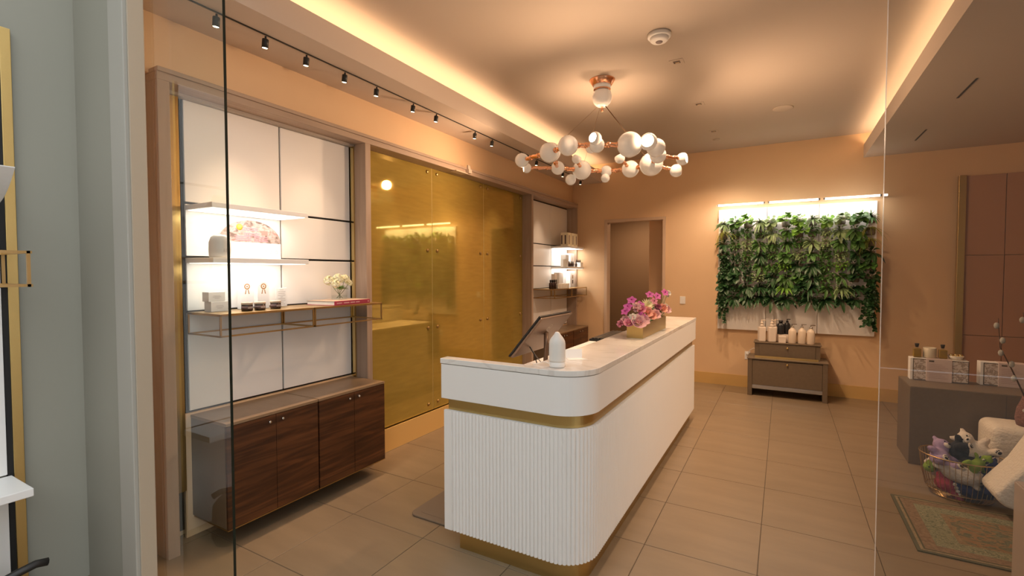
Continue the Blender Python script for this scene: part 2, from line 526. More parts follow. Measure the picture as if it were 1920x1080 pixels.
def cabinet(y0, label, foot=False):
    t = thing('wall_cabinet', (-3.208, y0, .13), label, 'cabinet', 'walnut wall cabinets')
    W, D, Hh = .640, .388, .635
    MB().box(0, D - .02, .004, W - .004, 0, Hh - .018).build('body', taupe, t, bevel=.002)
    MB().box(0, D, .002, W - .002, Hh - .018, Hh).build('top', caboak, t, bevel=.0015)
    MB().box(.02, D, .002, W - .002, -.006, .0).build('bottom_edge', brass_d, t)
    for q in range(2):
        a = .004 + q * (W / 2 - .003)
        dd = MB().box(D - .0195, D, a, a + W / 2 - .006, .002, Hh - .021).build('door', walnut, t, bevel=.001)
        ky = (W / 2 - .045) if q == 0 else (W / 2 + .045)
        MB().lathe([(0, 0), (.009, 0), (.009, .008), (.006, .011), (0, .011)], 12, (D, ky, Hh - .06), Matrix.Rotation(PI / 2, 4, 'Y')).build('lock', chrome, dd)
    MB().box(.1, .3, .06, W - .06, -.03, -.006).build('mounting_rail', taupe, t)
    return t
cabinet(1.585, 'near walnut wall cabinet below the jars, partly behind the glass pane')
cabinet(2.228, 'walnut wall cabinet below the red book, beside the gold glass')
cabinet(6.275, 'far walnut wall cabinet partly hidden by the monitor')
cabinet(6.920, 'far walnut wall cabinet against the back corner')

# ================================================================ reception counter
rc = thing('reception_counter', (0, 0, 0), 'long white fluted reception counter with marble top and brass bands', 'counter')
CX0, CX1, CY0, CY1, CR = -1.766, -.843, 2.25, 5.68, .205
def outline(ins=0., inner=True, x0=CX0):
    r = CR - ins
    P = [(x0 + ins, CY0 + ins)]
    cx, cy = CX1 - CR, CY0 + CR
    for i in range(17):
        a = -PI / 2 + PI / 2 * i / 16
        P.append((cx + r * math.cos(a), cy + r * math.sin(a)))
    P.append((CX1 - ins, CY1 - ins))
    P += [(-1.19, CY1 - ins), (-1.19, CY0 + .072), (x0 + ins, CY0 + .072)]
    return P
def oprism(name, ins, z0, z1, m, bevel=0, x0=CX0):
    o = MB().prism(outline(ins, x0=x0), z0, z1).build(name, m, rc, bevel=bevel, seg=3)
    return o
oprism('marble_top', 0, 1.112, 1.143, marble, .003)
oprism('shadow_gap', .006, 1.109, 1.112, taupe_d)
oprism('upper_band', .004, .905, 1.109, counter_w, .002)
oprism('brass_reveal', .035, .834, .905, brass)
oprism('toe_kick', .052, 0, .115, brass, x0=CX0 + .05)
oprism('core', .03, .115, .834, counter_w)
# fluted skin: scalloped plan section along the front, round the corner and down the long side
pitch, dep = .0235, .0105
cx, cy, r0 = CX1 - CR, CY0 + CR, CR - .018
L1 = cx - (CX0 + .018); L2 = PI / 2 * r0; L3 = CY1 - cy
def pt(sv):
    if sv < L1: return Vector((CX0 + .018 + sv, CY0 + .018)), Vector((0, -1))
    if sv < L1 + L2:
        a = -PI / 2 + (sv - L1) / r0
        n = Vector((math.cos(a), math.sin(a)))
        return Vector((cx, cy)) + r0 * n, n
    return Vector((CX1 - .018, cy + sv - L1 - L2)), Vector((1, 0))
Ls = L1 + L2 + L3
P = [(CX0 + .018, CY0 + .012)]
s0 = .055
P.append((CX0 + .018 + s0 - .002, CY0 + .012))
nfl = int((Ls - s0) / pitch)
for k in range(nfl):
    for q in range(8):
        u = q / 8
        p, n = pt(s0 + (k + u) * pitch)
        off = dep * math.sin(PI * u) ** .55 - .004
        P.append(tuple(p + n * off))
P += [(CX1 - .018, CY1), (CX1 - .032, CY1), (CX1 - .032, cy)]
for i in range(8, -1, -1):
    a = -PI / 2 + PI / 2 * i / 8
    P.append((cx + (r0 - .014) * math.cos(a), cy + (r0 - .014) * math.sin(a)))
P.append((CX0 + .018, CY0 + .032))
fo = MB().prism(P, .115, .834).build('fluted_panel', flute_m, rc)
# work surface inside
MB().box(-1.80, -1.19, CY0 + .075, CY1 - .05, .885, .915).build('work_surface', counter_w, rc, bevel=.002)
MB().box(-1.766, -1.70, CY0 + .20, CY1 - .1, 0, .885).build('staff_side_panel', counter_w, rc)
# ---------------------------------------------------------------- things on the counter
tdf = thing('aroma_diffuser', (-1.050, 2.345, 1.143), 'white bottle-shaped aroma diffuser on the counter corner', 'diffuser')
opalw = mat('matte_white_ceramic', (.80, .77, .72), .45)
MB().lathe([(0, .002), (.040, .002), (.043, .008), (.043, .028), (.042, .031), (0, .031)], 32).build('base', white_m, tdf)
MB().lathe([(0, .031), (.0435, .031), (.0445, .04), (.044, .125), (.041, .142), (.032, .158), (.018, .175), (.011, .187), (.006, .189), (0, .189)], 32).build('cover', opalw, tdf)
pts = [(-.042, .0, .012), (-.07, .005, .02), (-.095, .02, .018), (-.12, .01, .006), (-.14, .0, .003), (-.16, .02, .003), (-.172, .05, .002)]
MB().tube(pts, .0025, 6).build('power_cord', white_m, tdf)
tca = thing('light_patch', (-1.045, 2.62, 1.1435), 'patch of light on the counter beside the diffuser, built as white sheets', 'card', rz=.5)  # bright light patch on the marble, modelled as white sheets
pc = mat('card_paper_and_light_patch', (.92, .90, .86), .5)
MB().prism([(-.055, -.05), (.06, -.02), (.02, .04), (-.06, .035)], 0, .0012).build('lower_sheet', pc, tca)
MB().prism([(-.055, -.05), (-.055, .05), (.045, .055), (.04, -.045)], 0, .0012, Matrix.Translation((-.01, .03, .004)) @ Matrix.Rotation(math.radians(55), 4, 'X')).build('upper_sheet', pc, tca)
# monitor (all-in-one screen, seen from behind, leaned back)
tm = thing('monitor', (-1.53, 3.14, .915), 'grey computer monitor seen from behind, leaned back on its stand', 'monitor')
mg = mat('monitor_grey', (.24, .155, .105), .34, .4)
a = Vector((-1.648, 0, 1.062)); b = Vector((-1.408, 0, 1.352)); d = (b - a); hL = d.length; d.normalize()
n = Vector((d.z, 0, -d.x))                     # towards +x / down: the back side
M = Matrix(((0, d.x, n.x, (a.x + b.x) / 2 + 1.53), (1, d.y, n.y, 0), (0, d.z, n.z, (a.z + b.z) / 2 - .915), (0, 0, 0, 1)))
def mbox(x0, x1, y0, y1, z0, z1):
    mb_ = MB().box(x0, x1, y0, y1, z0, z1)
    return mb_
def tf(mb_, M):
    for v in mb_.bm.verts: v.co = M @ v.co
    return mb_
tf(mbox(-.27, .27, -hL / 2, hL / 2, -.012, .0), M).build('screen_bezel', blackp, tm, bevel=.002)
tf(mbox(-.266, .266, -hL / 2 + .004, hL / 2 - .004, 0, .018), M).build('back_cover', mg, tm, bevel=.008)
tf(mbox(-.255, .255, -hL / 2 + .015, hL / 2 - .015, -.0135, -.0121), M).build('screen', mat('screen_glass', (.015, .015, .02), .08), tm)
# round emblem on the back with slanted letters
em = mat('emblem_silver', (.62, .56, .50), .3, .8)
E_ = MB()
for k in range(24):
    a0, a1 = 2 * PI * k / 24, 2 * PI * (k + 1) / 24
    v = [E_.bm.verts.new((r * math.cos(q), .075 + r * math.sin(q), .0188)) for r, q in ((.030, a0), (.030, a1), (.0265, a1), (.0265, a0))]
    E_.bm.faces.new(v)
def stroke(x0, y0, x1, y1, t=.0026):
    dx, dy = x1 - x0, y1 - y0; L = math.hypot(dx, dy); nx, ny = -dy / L * t / 2, dx / L * t / 2
    E_.poly([(x0 + nx, .075 + y0 + ny, .0188), (x0 - nx, .075 + y0 - ny, .0188), (x1 - nx, .075 + y1 - ny, .0188), (x1 + nx, .075 + y1 + ny, .0188)])
for seg_ in ((-.021, -.007, -.021, .007), (-.021, .007, -.012, .003), (-.012, .003, -.012, -.003), (-.012, -.003, -.021, -.007),
             (-.010, -.004, -.003, -.008), (-.010, .004, -.003, .0), (-.010, .008, -.003, .004), (-.010, -.004, -.010, .008),
             (.002, -.008, .002, .007), (.002, -.008, .010, -.008), (.012, -.008, .012, .007), (.012, -.008, .021, -.008)):
    stroke(*seg_)
tf(E_, M).build('emblem', em, tm)
st = MB()
st.tube([(M @ Vector((0, .03, .02))), (M @ Vector((0, -.05, .085))), Vector((.03, 0, .03)), Vector((.05, 0, .008))], .017, 10)
st.build('stand_arm', mg, tm)
MB().box(-.11, .13, -.11, .11, 0, .010).build('stand_base', blackp, tm, bevel=.004)
MB().tube([M @ Vector((-.1, -.1, .02)), M @ Vector((-.07, -.13, .07)), Vector((.0, -.05, .04)), Vector((.06, .02, .02)), Vector((.12, .06, .006))], .004, 6).build('cable', blackp, tm)
MB().tube([M @ Vector((-.08, -.11, .02)), M @ Vector((-.02, -.15, .06)), Vector((.02, .0, .05)), Vector((.1, .1, .006))], .004, 6).build('cable', mat('grey_cable', (.4, .36, .32), .5), tm)
# keyboard tray device
tk = thing('keyboard', (-1.41, 4.40, 1.035), 'black keyboard on a raised stand behind the flower box', 'keyboard')
for q_ in (-.22, .22):
    MB().box(-.07, .07, q_ - .01, q_ + .01, -.1195, 0).build('riser', blackp, tk)
MB().box(-.10, .10, -.33, .33, 0, .02).build('base', blackp, tk, bevel=.004)
for i in range(5):
    MB().box(-.085 + i * .034, -.057 + i * .034, -.31, .31, .02, .028).build('key_row', mat('key_black', (.03, .03, .03), .3), tk, bevel=.003)
tac = thing('acrylic_stand', (-1.36, 3.03, .916), 'small clear amber acrylic block on the desk behind the diffuser', 'stand')
MB().box(-.02, .04, -.05, .05, 0, .24).build('block', mat('amber_acrylic', (.75, .42, .12), .08, 0, trans=.6), tac, bevel=.004)
# ---------------------------------------------------------------- flower box
fb = thing('flower_box', (-.988, 4.07, 1.1435), 'long brass planter box of flowers on the counter', 'planter')
MB().box(-.062, -.058, -.41, .41, 0, .112).build('side', brass, fb)
MB().box(.058, .062, -.41, .41, 0, .112).build('side', brass, fb)
MB().box(-.058, .058, -.41, -.406, 0, .112).build('end', brass, fb)
MB().box(-.058, .058, .406, .41, 0, .112).build('end', brass, fb)
MB().box(-.058, .058, -.406, .406, 0, .09).build('floral_foam', pot_soil, fb)
rng = random.Random(4)
petal_me = {}
def petal(mb_, c, dirv, up, L, W, cup=.35, nseg=4):
    """curved petal / leaf: a strip bent along dirv"""
    c = Vector(c); dirv = Vector(dirv).normalized(); up = Vector(up)
    side = dirv.cross(up).normalized(); up = side.cross(dirv).normalized()
    prev = None
    for i in range(nseg + 1):
        t = i / nseg
        wd = W * (math.sin(PI * min(1, (t * .86 + .12))) ** .8)
        p = c + dirv * L * t + up * (cup * L * t * t)
        row = [mb_.bm.verts.new(p - side * wd / 2 + up * wd * .12), mb_.bm.verts.new(p), mb_.bm.verts.new(p + side * wd / 2 + up * wd * .12)]
        if prev:
            for k in range(2):
                f = mb_.bm.faces.new((prev[k], prev[k + 1], row[k + 1], row[k])); f.smooth = True
        prev = row
def flower_mesh(kind):
    mb_ = MB()
    r = random.Random(hash(kind) % 97 if False else sum(map(ord, kind)))
    if kind == 'rose':
        for ring, (nn, L, tilt) in enumerate(((8, .034, .25), (7, .030, .75), (5, .024, 1.2), (4, .018, 1.45))):
            for k in range(nn):
                a_ = 2 * PI * k / nn + ring * .5
                dr = Vector((math.cos(a_) * math.cos(tilt), math.sin(a_) * math.cos(tilt), math.sin(tilt)))
                petal(mb_, Vector((math.cos(a_), math.sin(a_), 0)) * .006 * (3 - ring) * .6 + Vector((0, 0, -.008 + .004 * ring)), dr, (0, 0, 1), L, L * 1.1, .45)
    elif kind == 'carnation':
        for k in range(46):
            z = r.uniform(-.35, 1); a_ = r.uniform(0, 2 * PI); q = math.sqrt(1 - z * z)
            dr = Vector((q * math.cos(a_), q * math.sin(a_), z))
            petal(mb_, dr * .008, dr, (r.uniform(-1, 1), r.uniform(-1, 1), r.uniform(-1, 1)), .022, .020, r.uniform(-.3, .4), 3)
    elif kind == 'orchid':
        for k in range(5):
            a_ = 2 * PI * k / 5 + .3
            petal(mb_, (0, 0, 0), (math.cos(a_), math.sin(a_), .35), (0, 0, 1), .030, .026, -.2)
        for k in range(3):
            a_ = 2 * PI * k / 3
            petal(mb_, (0, 0, .004), (math.cos(a_) * .5, math.sin(a_) * .5, 1), (0, 0, 1), .012, .010, .3, 3)
    elif kind == 'mum':
        for ring, (nn, L, tilt) in enumerate(((16, .042, .1), (14, .036, .5), (12, .028, .9), (8, .018, 1.3))):
            for k in range(nn):
                a_ = 2 * PI * k / nn + ring * .2
                petal(mb_, (0, 0, .003 * ring), (math.cos(a_) * math.cos(tilt), math.sin(a_) * math.cos(tilt), math.sin(tilt)), (0, 0, 1), L, .008, .3, 3)
    elif kind == 'hydrangea':
        for k in range(60):
            z = r.uniform(-.6, 1); a_ = r.uniform(0, 2 * PI); q = math.sqrt(1 - z * z)
            dr = Vector((q * math.cos(a_), q * math.sin(a_), z))
            t1 = dr.orthogonal().normalized(); t2 = dr.cross(t1)
            for m_ in range(4):
                b_ = PI / 2 * m_ + k
                petal(mb_, dr * .030, t1 * math.cos(b_) + t2 * math.sin(b_) + dr * .25, dr, .011, .011, .2, 2)
    me = mb_.mesh('bloom')
    return me
FCOL = dict(magenta=mat('petal_magenta', (.52, .10, .36), .6), pink=mat('petal_pink', (.78, .34, .44), .6), blush=mat('petal_blush', (.82, .54, .54), .6),
            peach=mat('petal_peach', (.84, .48, .38), .6), cream=mat('petal_cream', (.82, .78, .52), .6), white=mat('petal_white', (.86, .82, .74), .6), dusk=mat('petal_dusk', (.50, .16, .24), .6))
def flower(kind, colr, p, dirv, sc, label, group, stem_to=None, name=None, cat='flower'):
    key = (kind, colr)
    if key not in petal_me:
        me = flower_mesh(kind); me.materials.append(FCOL[colr]); petal_me[key] = me
    t = thing(name or kind, p, label, cat, group)
    q = Vector(dirv).normalized().to_track_quat('Z', 'Y').to_euler()
    o = add('bloom', petal_me[key], None, t, (0, 0, 0), q); o.scale = (sc, sc, sc)
    if stem_to is not None:
        e_ = Vector(stem_to) - Vector(p)
        MB().tube([(0, 0, 0), e_ * .5 + Vector((0, 0, -.01)), e_], .002, 6).build('stem', stem_m, t)
    return t
FX, FZ = -.988, 1.1435
FL = [  # kind, colour, dx, y, z above counter, scale, label
 ('orchid', 'magenta', -.045, 3.73, .285, 1.3, 'topmost magenta orchid bloom at the near end of the flower box'),
 ('orchid', 'magenta', -.062, 3.69, .235, 1.35, 'magenta orchid bloom below the topmost one, near end of flower box'),
 ('orchid', 'magenta', -.075, 3.66, .20, 1.2, 'lowest magenta orchid bloom at the near left end of flower box'),
 ('carnation', 'blush', -.005, 3.71, .235, 1.35, 'pale pink round carnation standing high at the near end of flower box'),
 ('carnation', 'white', -.015, 3.65, .155, 1.25, 'white carnation just above the big pink rose'),
 ('rose', 'blush', .030, 3.645, .125, 1.55, 'large pale pink rose overhanging the near corner of flower box'),
 ('rose', 'pink', -.035, 3.62, .118, 1.05, 'small bright pink rose left of the large pale rose'),
 ('carnation', 'pink', -.115, 3.66, .105, 1.0, 'small pink bloom hanging lowest at the left of the flower box'),
 ('rose', 'blush', -.075, 3.67, .135, .95, 'dusky pink rosebud beside the green leaves at the near end'),
 ('hydrangea', 'magenta', .03, 3.73, .165, .95, 'magenta cluster bloom just behind the large pale rose'),
 ('orchid', 'magenta', .0, 3.80, .245, 1.3, 'magenta orchid right of the high pale carnation'),
 ('rose', 'pink', .015, 3.78, .215, 1.0, 'pink rose tucked under the magenta orchid in mid box'),
 ('rose', 'blush', .052, 3.72, .135, 1.2, 'pale pink rose right of the magenta cluster at box rim'),
 ('mum', 'cream', .02, 3.95, .235, 1.35, 'cream spiky chrysanthemum in the middle of the flower box'),
 ('rose', 'peach', .04, 3.87, .185, 1.25, 'peach rose below the cream chrysanthemum'),
 ('rose', 'peach', .062, 3.93, .155, 1.1, 'peach rose nearest the brass rim in mid box'),
 ('carnation', 'dusk', .055, 3.80, .115, .8, 'small dark red bloom at the rim between the pink roses'),
 ('rose', 'blush', .065, 4.05, .155, 1.15, 'pale pink rose at the far part of the rim'),
 ('orchid', 'magenta', .0, 4.12, .315, 1.2, 'tall magenta orchid above the cream chrysanthemum'),
 ('orchid', 'magenta', .045, 4.20, .300, 1.2, 'tall magenta orchid right of the other tall one'),
 ('orchid', 'dusk', .04, 4.10, .26, 1.2, 'dark pink orchid below the two tall magenta ones'),
 ('carnation', 'dusk', .068, 4.12, .21, 1.1, 'dark red carnation right of the cream chrysanthemum'),
 ('orchid', 'magenta', .07, 4.38, .325, 1.2, 'magenta orchid beside the white flower at the far end'),
 ('carnation', 'white', .085, 4.42, .315, 1.1, 'tall white flower at the far end of the flower box'),
 ('rose', 'blush', .085, 4.38, .175, 1.1, 'pale bloom hanging at the far end of flower box'),
 ('rose', 'peach', .075, 4.28, .19, 1.1, 'peach bloom near the far end of flower box'),
 ('carnation', 'white', .085, 4.33, .21, .8, 'small white bloom near the far end of flower box'),
]
for kind, colr, dx, y, z, sc, lab in FL:
    dv = (dx * 6 + .35, -.75, .65)
    nm = {'mum': 'chrysanthemum', 'hydrangea': 'flower_cluster'}.get(kind, kind)
    flower(kind, colr, (FX + dx, y, FZ + z), dv, sc * 1.04, lab, 'flowers in the brass planter', (FX + dx * .35, y * .6 + .4 * 4.05, FZ + .088), nm)
tl = thing('leaf_sprig', (FX - .02, 3.72, FZ + .09), 'green leaf sprig at the near end of the flower box', 'leaves')
lb = MB()
for k in range(26):
    a_ = rng.uniform(0, 2 * PI)
    petal(lb, (rng.uniform(-.05, .03), rng.uniform(-.05, .05), rng.uniform(0, .05)), (math.cos(a_) - .4, math.sin(a_) - .3, rng.uniform(.1, .9)), (0, 0, 1), .045, .03, -.2)
lb.build('foliage', leafm[2], tl)
tl = thing('leaf_sprig', (FX, 4.2, FZ + .09), 'green leaf sprig towards the far end of the flower box', 'leaves')
lb = MB()
for k in range(60):
    a_ = rng.uniform(0, 2 * PI)
    petal(lb, (rng.uniform(-.04, .05), rng.uniform(-.33, .2), rng.uniform(0, .10)), (math.cos(a_), math.sin(a_), rng.uniform(.1, 1.2)), (0, 0, 1), .05, .022, -.2)
lb.build('foliage', leafm[0], tl)

# ================================================================ lighting fixtures
# cove strips (hidden behind the lips)
for nm, x, px_, lab in (('left', -2.78, -2.64, 'long warm strip light hidden in the left ceiling cove'), ('right', 1.05, .91, 'long warm strip light hidden in the right ceiling cove')):
    t = thing('cove_light', (x, (YG + YB) / 2, ZS + .021), lab, 'strip light')
    MB().box(-.09, .09, -3.1, 3.1, 0, .006).build('strip', led_c, t)
    area('light', t, (-.02 if nm == 'left' else .02, 0, .02), .26, 6.3, 15 if nm == 'left' else 17, (1, .66, .40), (PI, 0, 0))
# track with heads
tr = thing('light_track', (-2.80, 0, ZS), 'thin black ceiling track for the small spotlights', 'track')
MB().box(-.0045, .0045, 1.30, 7.25, -.007, -.0005).build('rail', blackp, tr)
heads = [1.57, 1.864, 2.156, 2.479, 2.792, 3.22, 3.536, 4.172, 4.508, 5.148, 5.60, 6.45, 7.15]
def head_label(i):
    if i == 0: return 'small black track spotlight seen through the left glass pane'
    return 'small black track spotlight, %s from the dark glass edge' % ORD[i - 1]
for i, y in enumerate(heads):
    t = thing('track_spotlight', (-2.80, y, ZS - .013), head_label(i), 'spotlight', 'black track spotlights')
    MB().lathe([(0, 0), (.006, 0), (.006, -.018), (0, -.018)], 10).build('stem', blackp, t)
    R_ = Matrix.Rotation(math.radians(8), 4, 'Y')
    MB().lathe([(0, -.016), (.017, -.016), (.019, -.019), (.019, -.070), (.016, -.070), (.016, -.066), (0, -.066)], 20, M=R_).build('barrel', blackp, t)
    MB().lathe([(0, -.0665), (.0155, -.0665), (.0155, -.0685), (0, -.0685)], 16, M=R_).build('lens', led_s, t)
    spot('lamp', t, (-.01, 0, -.085), 23, WARM2, (-3.2 if i % 2 else -2.5, y, .9 if i % 2 else 0), 50, 1., .015)
# recessed downlights
for i, (x, y) in enumerate(((-.811, 4.265), (-.806, 5.434), (-.793, 6.565))):
    t = thing('downlight', (x, y, ZC), 'square recessed ceiling downlight, %s of three from the smoke detector' % ['nearest', 'middle', 'farthest'][i], 'downlight', 'square ceiling downlights')
    q = MB()
    for a_, b_, c_, d_ in ((-.055, .055, -.055, -.028), (-.055, .055, .028, .055), (-.055, -.028, -.028, .028), (.028, .055, -.028, .028)):
        q.box(a_, b_, c_, d_, -.004, -.0005)
    q.build('trim_plate', ceil_m, t)
    MB().box(-.028, .028, -.028, .028, -.0025, -.0006).build('aperture', mat('dark_aperture', (.10, .07, .05), .5), t)
    MB().box(-.015, .018, .004, .024, -.0034, -.0026).build('lens', chrome, t)
    spot('lamp', t, (0, 0, -.02), 60, WARM2, (x, y + .15 * i, 0), 125, .7, .03)
for i, (x, y, lab) in enumerate(((1.26, 6.68, 'recessed linear slot light in the right soffit nearest the back wall'), (1.257, 5.18, 'recessed linear slot light in the right soffit, nearer the glass'),
                                 (1.26, 3.68, 'unseen slot light added in the right soffit to brighten the counter side'))):  # the last slot is out of view, added to light the counter's long side
    t = thing('slot_light', (x, y, ZS), lab, 'slot light', 'linear slot lights in the right soffit')
    MB().box(-.008, .008, -.24, .24, -.0025, -.0004).build('slot', mat('dark_aperture2', (.05, .04, .03), .6), t)
    for k in (-1, 0, 1):
        spot('lamp', t, (-.012, k * .16, -.012), 34, WARM2, (-.85, y + k * .6 - .2, .5), 58, .9, .02)
t = thing('ceiling_speaker', (-.031, 6.028, ZC), 'round flush speaker grille in the ceiling', 'speaker')
MB().lathe([(0, -.006), (.095, -.006), (.10, -.004), (.10, -.0005), (0, -.0005)], 32).build('grille', mat('grille_paint', (.60, .51, .42), .7), t)
t = thing('smoke_detector', (-.834, 3.709, ZC), 'white round smoke detector on the ceiling', 'smoke detector')
MB().lathe([(0, -.0005), (.085, -.0005), (.085, -.022), (.078, -.03), (0, -.03)], 32).build('base', white_m, t)
MB().lathe([(.068, -.03), (.066, -.046), (.055, -.056), (.03, -.058), (0, -.058)], 32).build('cover', white_m, t)
MB().lathe([(.026, -.058), (.024, -.062), (0, -.062)], 20).build('sensor', mat('sensor_grey', (.25, .2, .2), .3), t)
t = thing('sprinkler_cap', (-.808, 6.974, ZC), 'small round sprinkler cover near the back wall', 'sprinkler')
MB().lathe([(0, -.0005), (.045, -.0005), (.045, -.006), (0, -.007)], 24).build('disc', ceil_m, t)

# chandelier
CHX, CHY, CHZ = -1.486, 4.32, ZC
ch = thing('chandelier', (CHX, CHY, CHZ), 'ring chandelier of white glass globes joined by copper branches', 'chandelier')
MB().lathe([(0, -.0005), (.118, -.0005), (.116, -.008), (.088, -.05), (.085, -.052), (0, -.052)], 40).build('canopy', copper, ch)
MB().lathe([(0, -.05), (.080, -.05), (.080, -.085), (0, -.085)], 32).build('collar', opal, ch)
MB().lathe([(0, -.085), (.076, -.085), (.079, -.089), (.076, -.093), (0, -.093)], 32).build('copper_ring', copper, ch)
MB().lathe([(.055, -.093), (.080, -.11), (.090, -.145), (.088, -.18), (.075, -.215), (.05, -.24), (.02, -.248), (0, -.248)], 32).build('canopy_globe', opal, ch)
MB().lathe([(0, -.24), (.012, -.24), (.012, -.29), (0, -.29)], 16).build('finial', copper, ch)
G = dict(B=(-1.799, 3.841, 2.7, .086), C=(-1.567, 3.71, 2.7, .083), D=(-1.354, 3.812, 2.7, .063), E=(-1.114, 3.931, 2.7, .103), F=(-.95, 4.141, 2.7, .078),
         F3=(-.993, 4.413, 2.7, .072), G=(-1.133, 4.747, 2.7, .112), J=(-1.369, 4.86, 2.7, .086), L=(-1.615, 4.837, 2.7, .058), M=(-1.816, 4.663, 2.7, .097),
         P=(-1.988, 4.448, 2.7, .068), A=(-2.145, 3.976, 2.7, .065), Q=(-1.44, 3.90, 2.7, .04), L2=(-1.609, 4.791, 2.62, .045), N=(-1.931, 4.644, 2.61, .056), B2=(-1.83, 3.95, 2.73, .085))
for k, (x, y, z, r) in G.items():
    MB().ball((x - CHX, y - CHY, z - CHZ), r, 28).build('globe', opal, ch)
def branch(p, q, r=.018):
    p = Vector(p[:3]) - Vector((CHX, CHY, CHZ)); q = Vector(q[:3]) - Vector((CHX, CHY, CHZ))
    n_ = 7
    pts = []
    for i in range(n_ + 1):
        u = i / n_
        wob = Vector((math.sin(i * 2.1 + p.x * 9), math.cos(i * 1.7 + p.y * 9), math.sin(i * 2.9))) * .004 * (0 < i < n_)
        pts.append(p.lerp(q, u) + wob)
    mb_ = MB().tube(pts, r, 10)
    for u in (.35, .62):
        mb_.ball(p.lerp(q, u), r * 1.35, 10)
    mb_.build('branch', copper, ch)
order = ['B', 'C', 'D', 'E', 'F', 'F3', 'G', 'J', 'L', 'M', 'P', 'B2']
for a_, b_ in zip(order, order[1:]):
    branch(G[a_], G[b_])
CUPS = [((-2.241, 4.25, 2.69), .05, (-.8, -.55, -.12), 'P'), ((-1.312, 3.654, 2.71), .052, (-.35, -1, .1), 'D'), ((-.968, 3.959, 2.71), .070, (.05, -1, -.02), 'E'),
        ((-.827, 4.67, 2.7), .058, (1, -.1, .05), 'F3'), ((-.923, 4.877, 2.64), .062, (1, .55, .1), 'G'), ((-1.403, 4.609, 2.76), .050, (-.45, -.15, 1), 'J'), ((-1.777, 4.42, 2.76), .046, (.5, .2, 1), 'M')]
for p, r, dv, par in CUPS:
    Mx = zto(dv)
    prof = [(0, -r)] + [(r * math.sin(a_), -r * math.cos(a_)) for a_ in [PI * i / 14 for i in range(1, 10)]] + [(r * .77, r * .62), (r * .70, r * .62), (r * .74, r * .45)]
    c = Vector(p) - Vector((CHX, CHY, CHZ))
    o = MB().lathe(prof, 28, c, Mx, True, False).build('light_cup', opal, ch)
    MB().lathe([(0, r * .50), (r * .60, r * .46), (r * .72, r * .44), (r * .72, r * .42), (0, r * .42)], 24, c, Mx).build('bulb', bulb_m, o)
    branch(G[par], p, .014)
    spot('lamp', ch, tuple(c + Vector(dv).normalized() * (r * .9)), (9 if dv[2] > .5 else 26), (1, .64, .39), tuple(Vector(p) + Vector(dv) * 3), 178, 1., .05)
branch(G['A'], G['B']); branch(G['N'], G['M'], .008); branch(G['L2'], G['L'], .008)
def cable(p, q, r=.003):
    MB().tube([Vector(p) - Vector((CHX, CHY, CHZ)), Vector(q) - Vector((CHX, CHY, CHZ))], r, 6).build('cable', mat('dark_cable', (.16, .08, .03), .5), ch)
cable((CHX + .03, CHY, 3.19), G['G'][:3], .004)
cable((CHX - .03, CHY - .02, 3.19), G['B'][:3], .0012)
cable((CHX - .03, CHY + .03, 3.19), G['M'][:3], .0012)

# ================================================================ living wall
lw = thing('plant_wall', (0, YB - .001, .828), 'white three-board plant wall mounting on the back wall', 'plant wall')
bx = [-.832, -.207, .402, 1.024]
for a_, b_ in zip(bx, bx[1:]):
    MB().box(a_ + .003, b_ - .003, -.045, 0, 0, 1.725).build('board', white_m, lw, bevel=.002)
for k, (a_, b_) in enumerate(((-.822, -.252), (-.18, .382), (.455, 1.024), (1.06, 1.10))):
    t = thing('led_bar', ((a_ + b_) / 2, YB - .20, 2.600), ['left led light bar above the plant wall', 'middle led light bar above the plant wall', 'right led light bar above the plant wall', 'short glowing led bar stub beside the glass pane edge'][k], 'light bar', 'led bars of the plant wall')
    hw = (b_ - a_) / 2
    MB().box(-hw, hw, -.012, .012, -.014, .010).build('tube', led_w, t, bevel=.004)
    if k == 3: MB().box(-.006, .006, .012, .199, -.004, .004).build('bracket', silver, t)
    if k < 3:
        MB().box(-hw - .02, -hw, -.012, .012, -.014, .012).build('end_cap', silver, t)
        MB().box(hw, hw + .02, -.012, .012, -.014, .012).build('end_cap', silver, t)
        MB().box(hw - .08, hw - .065, .012, .199, -.004, .004).build('bracket', silver, t)
        area('light', t, (0, .0, -.02), 2 * hw, .03, 1.2, (1, .93, .84), (math.radians(22), 0, 0))
# plants: several kinds, each a mesh built from real leaves
def leaf(mb_, c, dirv, up, L, W, droop=.3, heart=False, nseg=5):
    c = Vector(c); dirv = Vector(dirv).normalized(); up = Vector(up)
    side = dirv.cross(up)
    if side.length < 1e-3: side = dirv.orthogonal()
    side.normalize(); up = side.cross(dirv).normalized()
    prev = None
    for i in range(nseg + 1):
        t = i / nseg
        if heart: wd = W * (math.sqrt(max(0, 1 - (1.7 * (t - .38)) ** 2)) if t < .95 else .0) if t > .05 else W * .55
        else: wd = W * math.sin(PI * (t * .9 + .08)) ** .75
        p = c + dirv * L * t - Vector((0, 0, 1)) * (droop * L * t * t)
        row = [mb_.bm.verts.new(p - side * wd / 2 + up * wd * .14), mb_.bm.verts.new(p), mb_.bm.verts.new(p + side * wd / 2 + up * wd * .14)]
        if prev:
            for k in range(2):
                f = mb_.bm.faces.new((prev[k], prev[k + 1], row[k + 1], row[k])); f.smooth = True
        prev = row
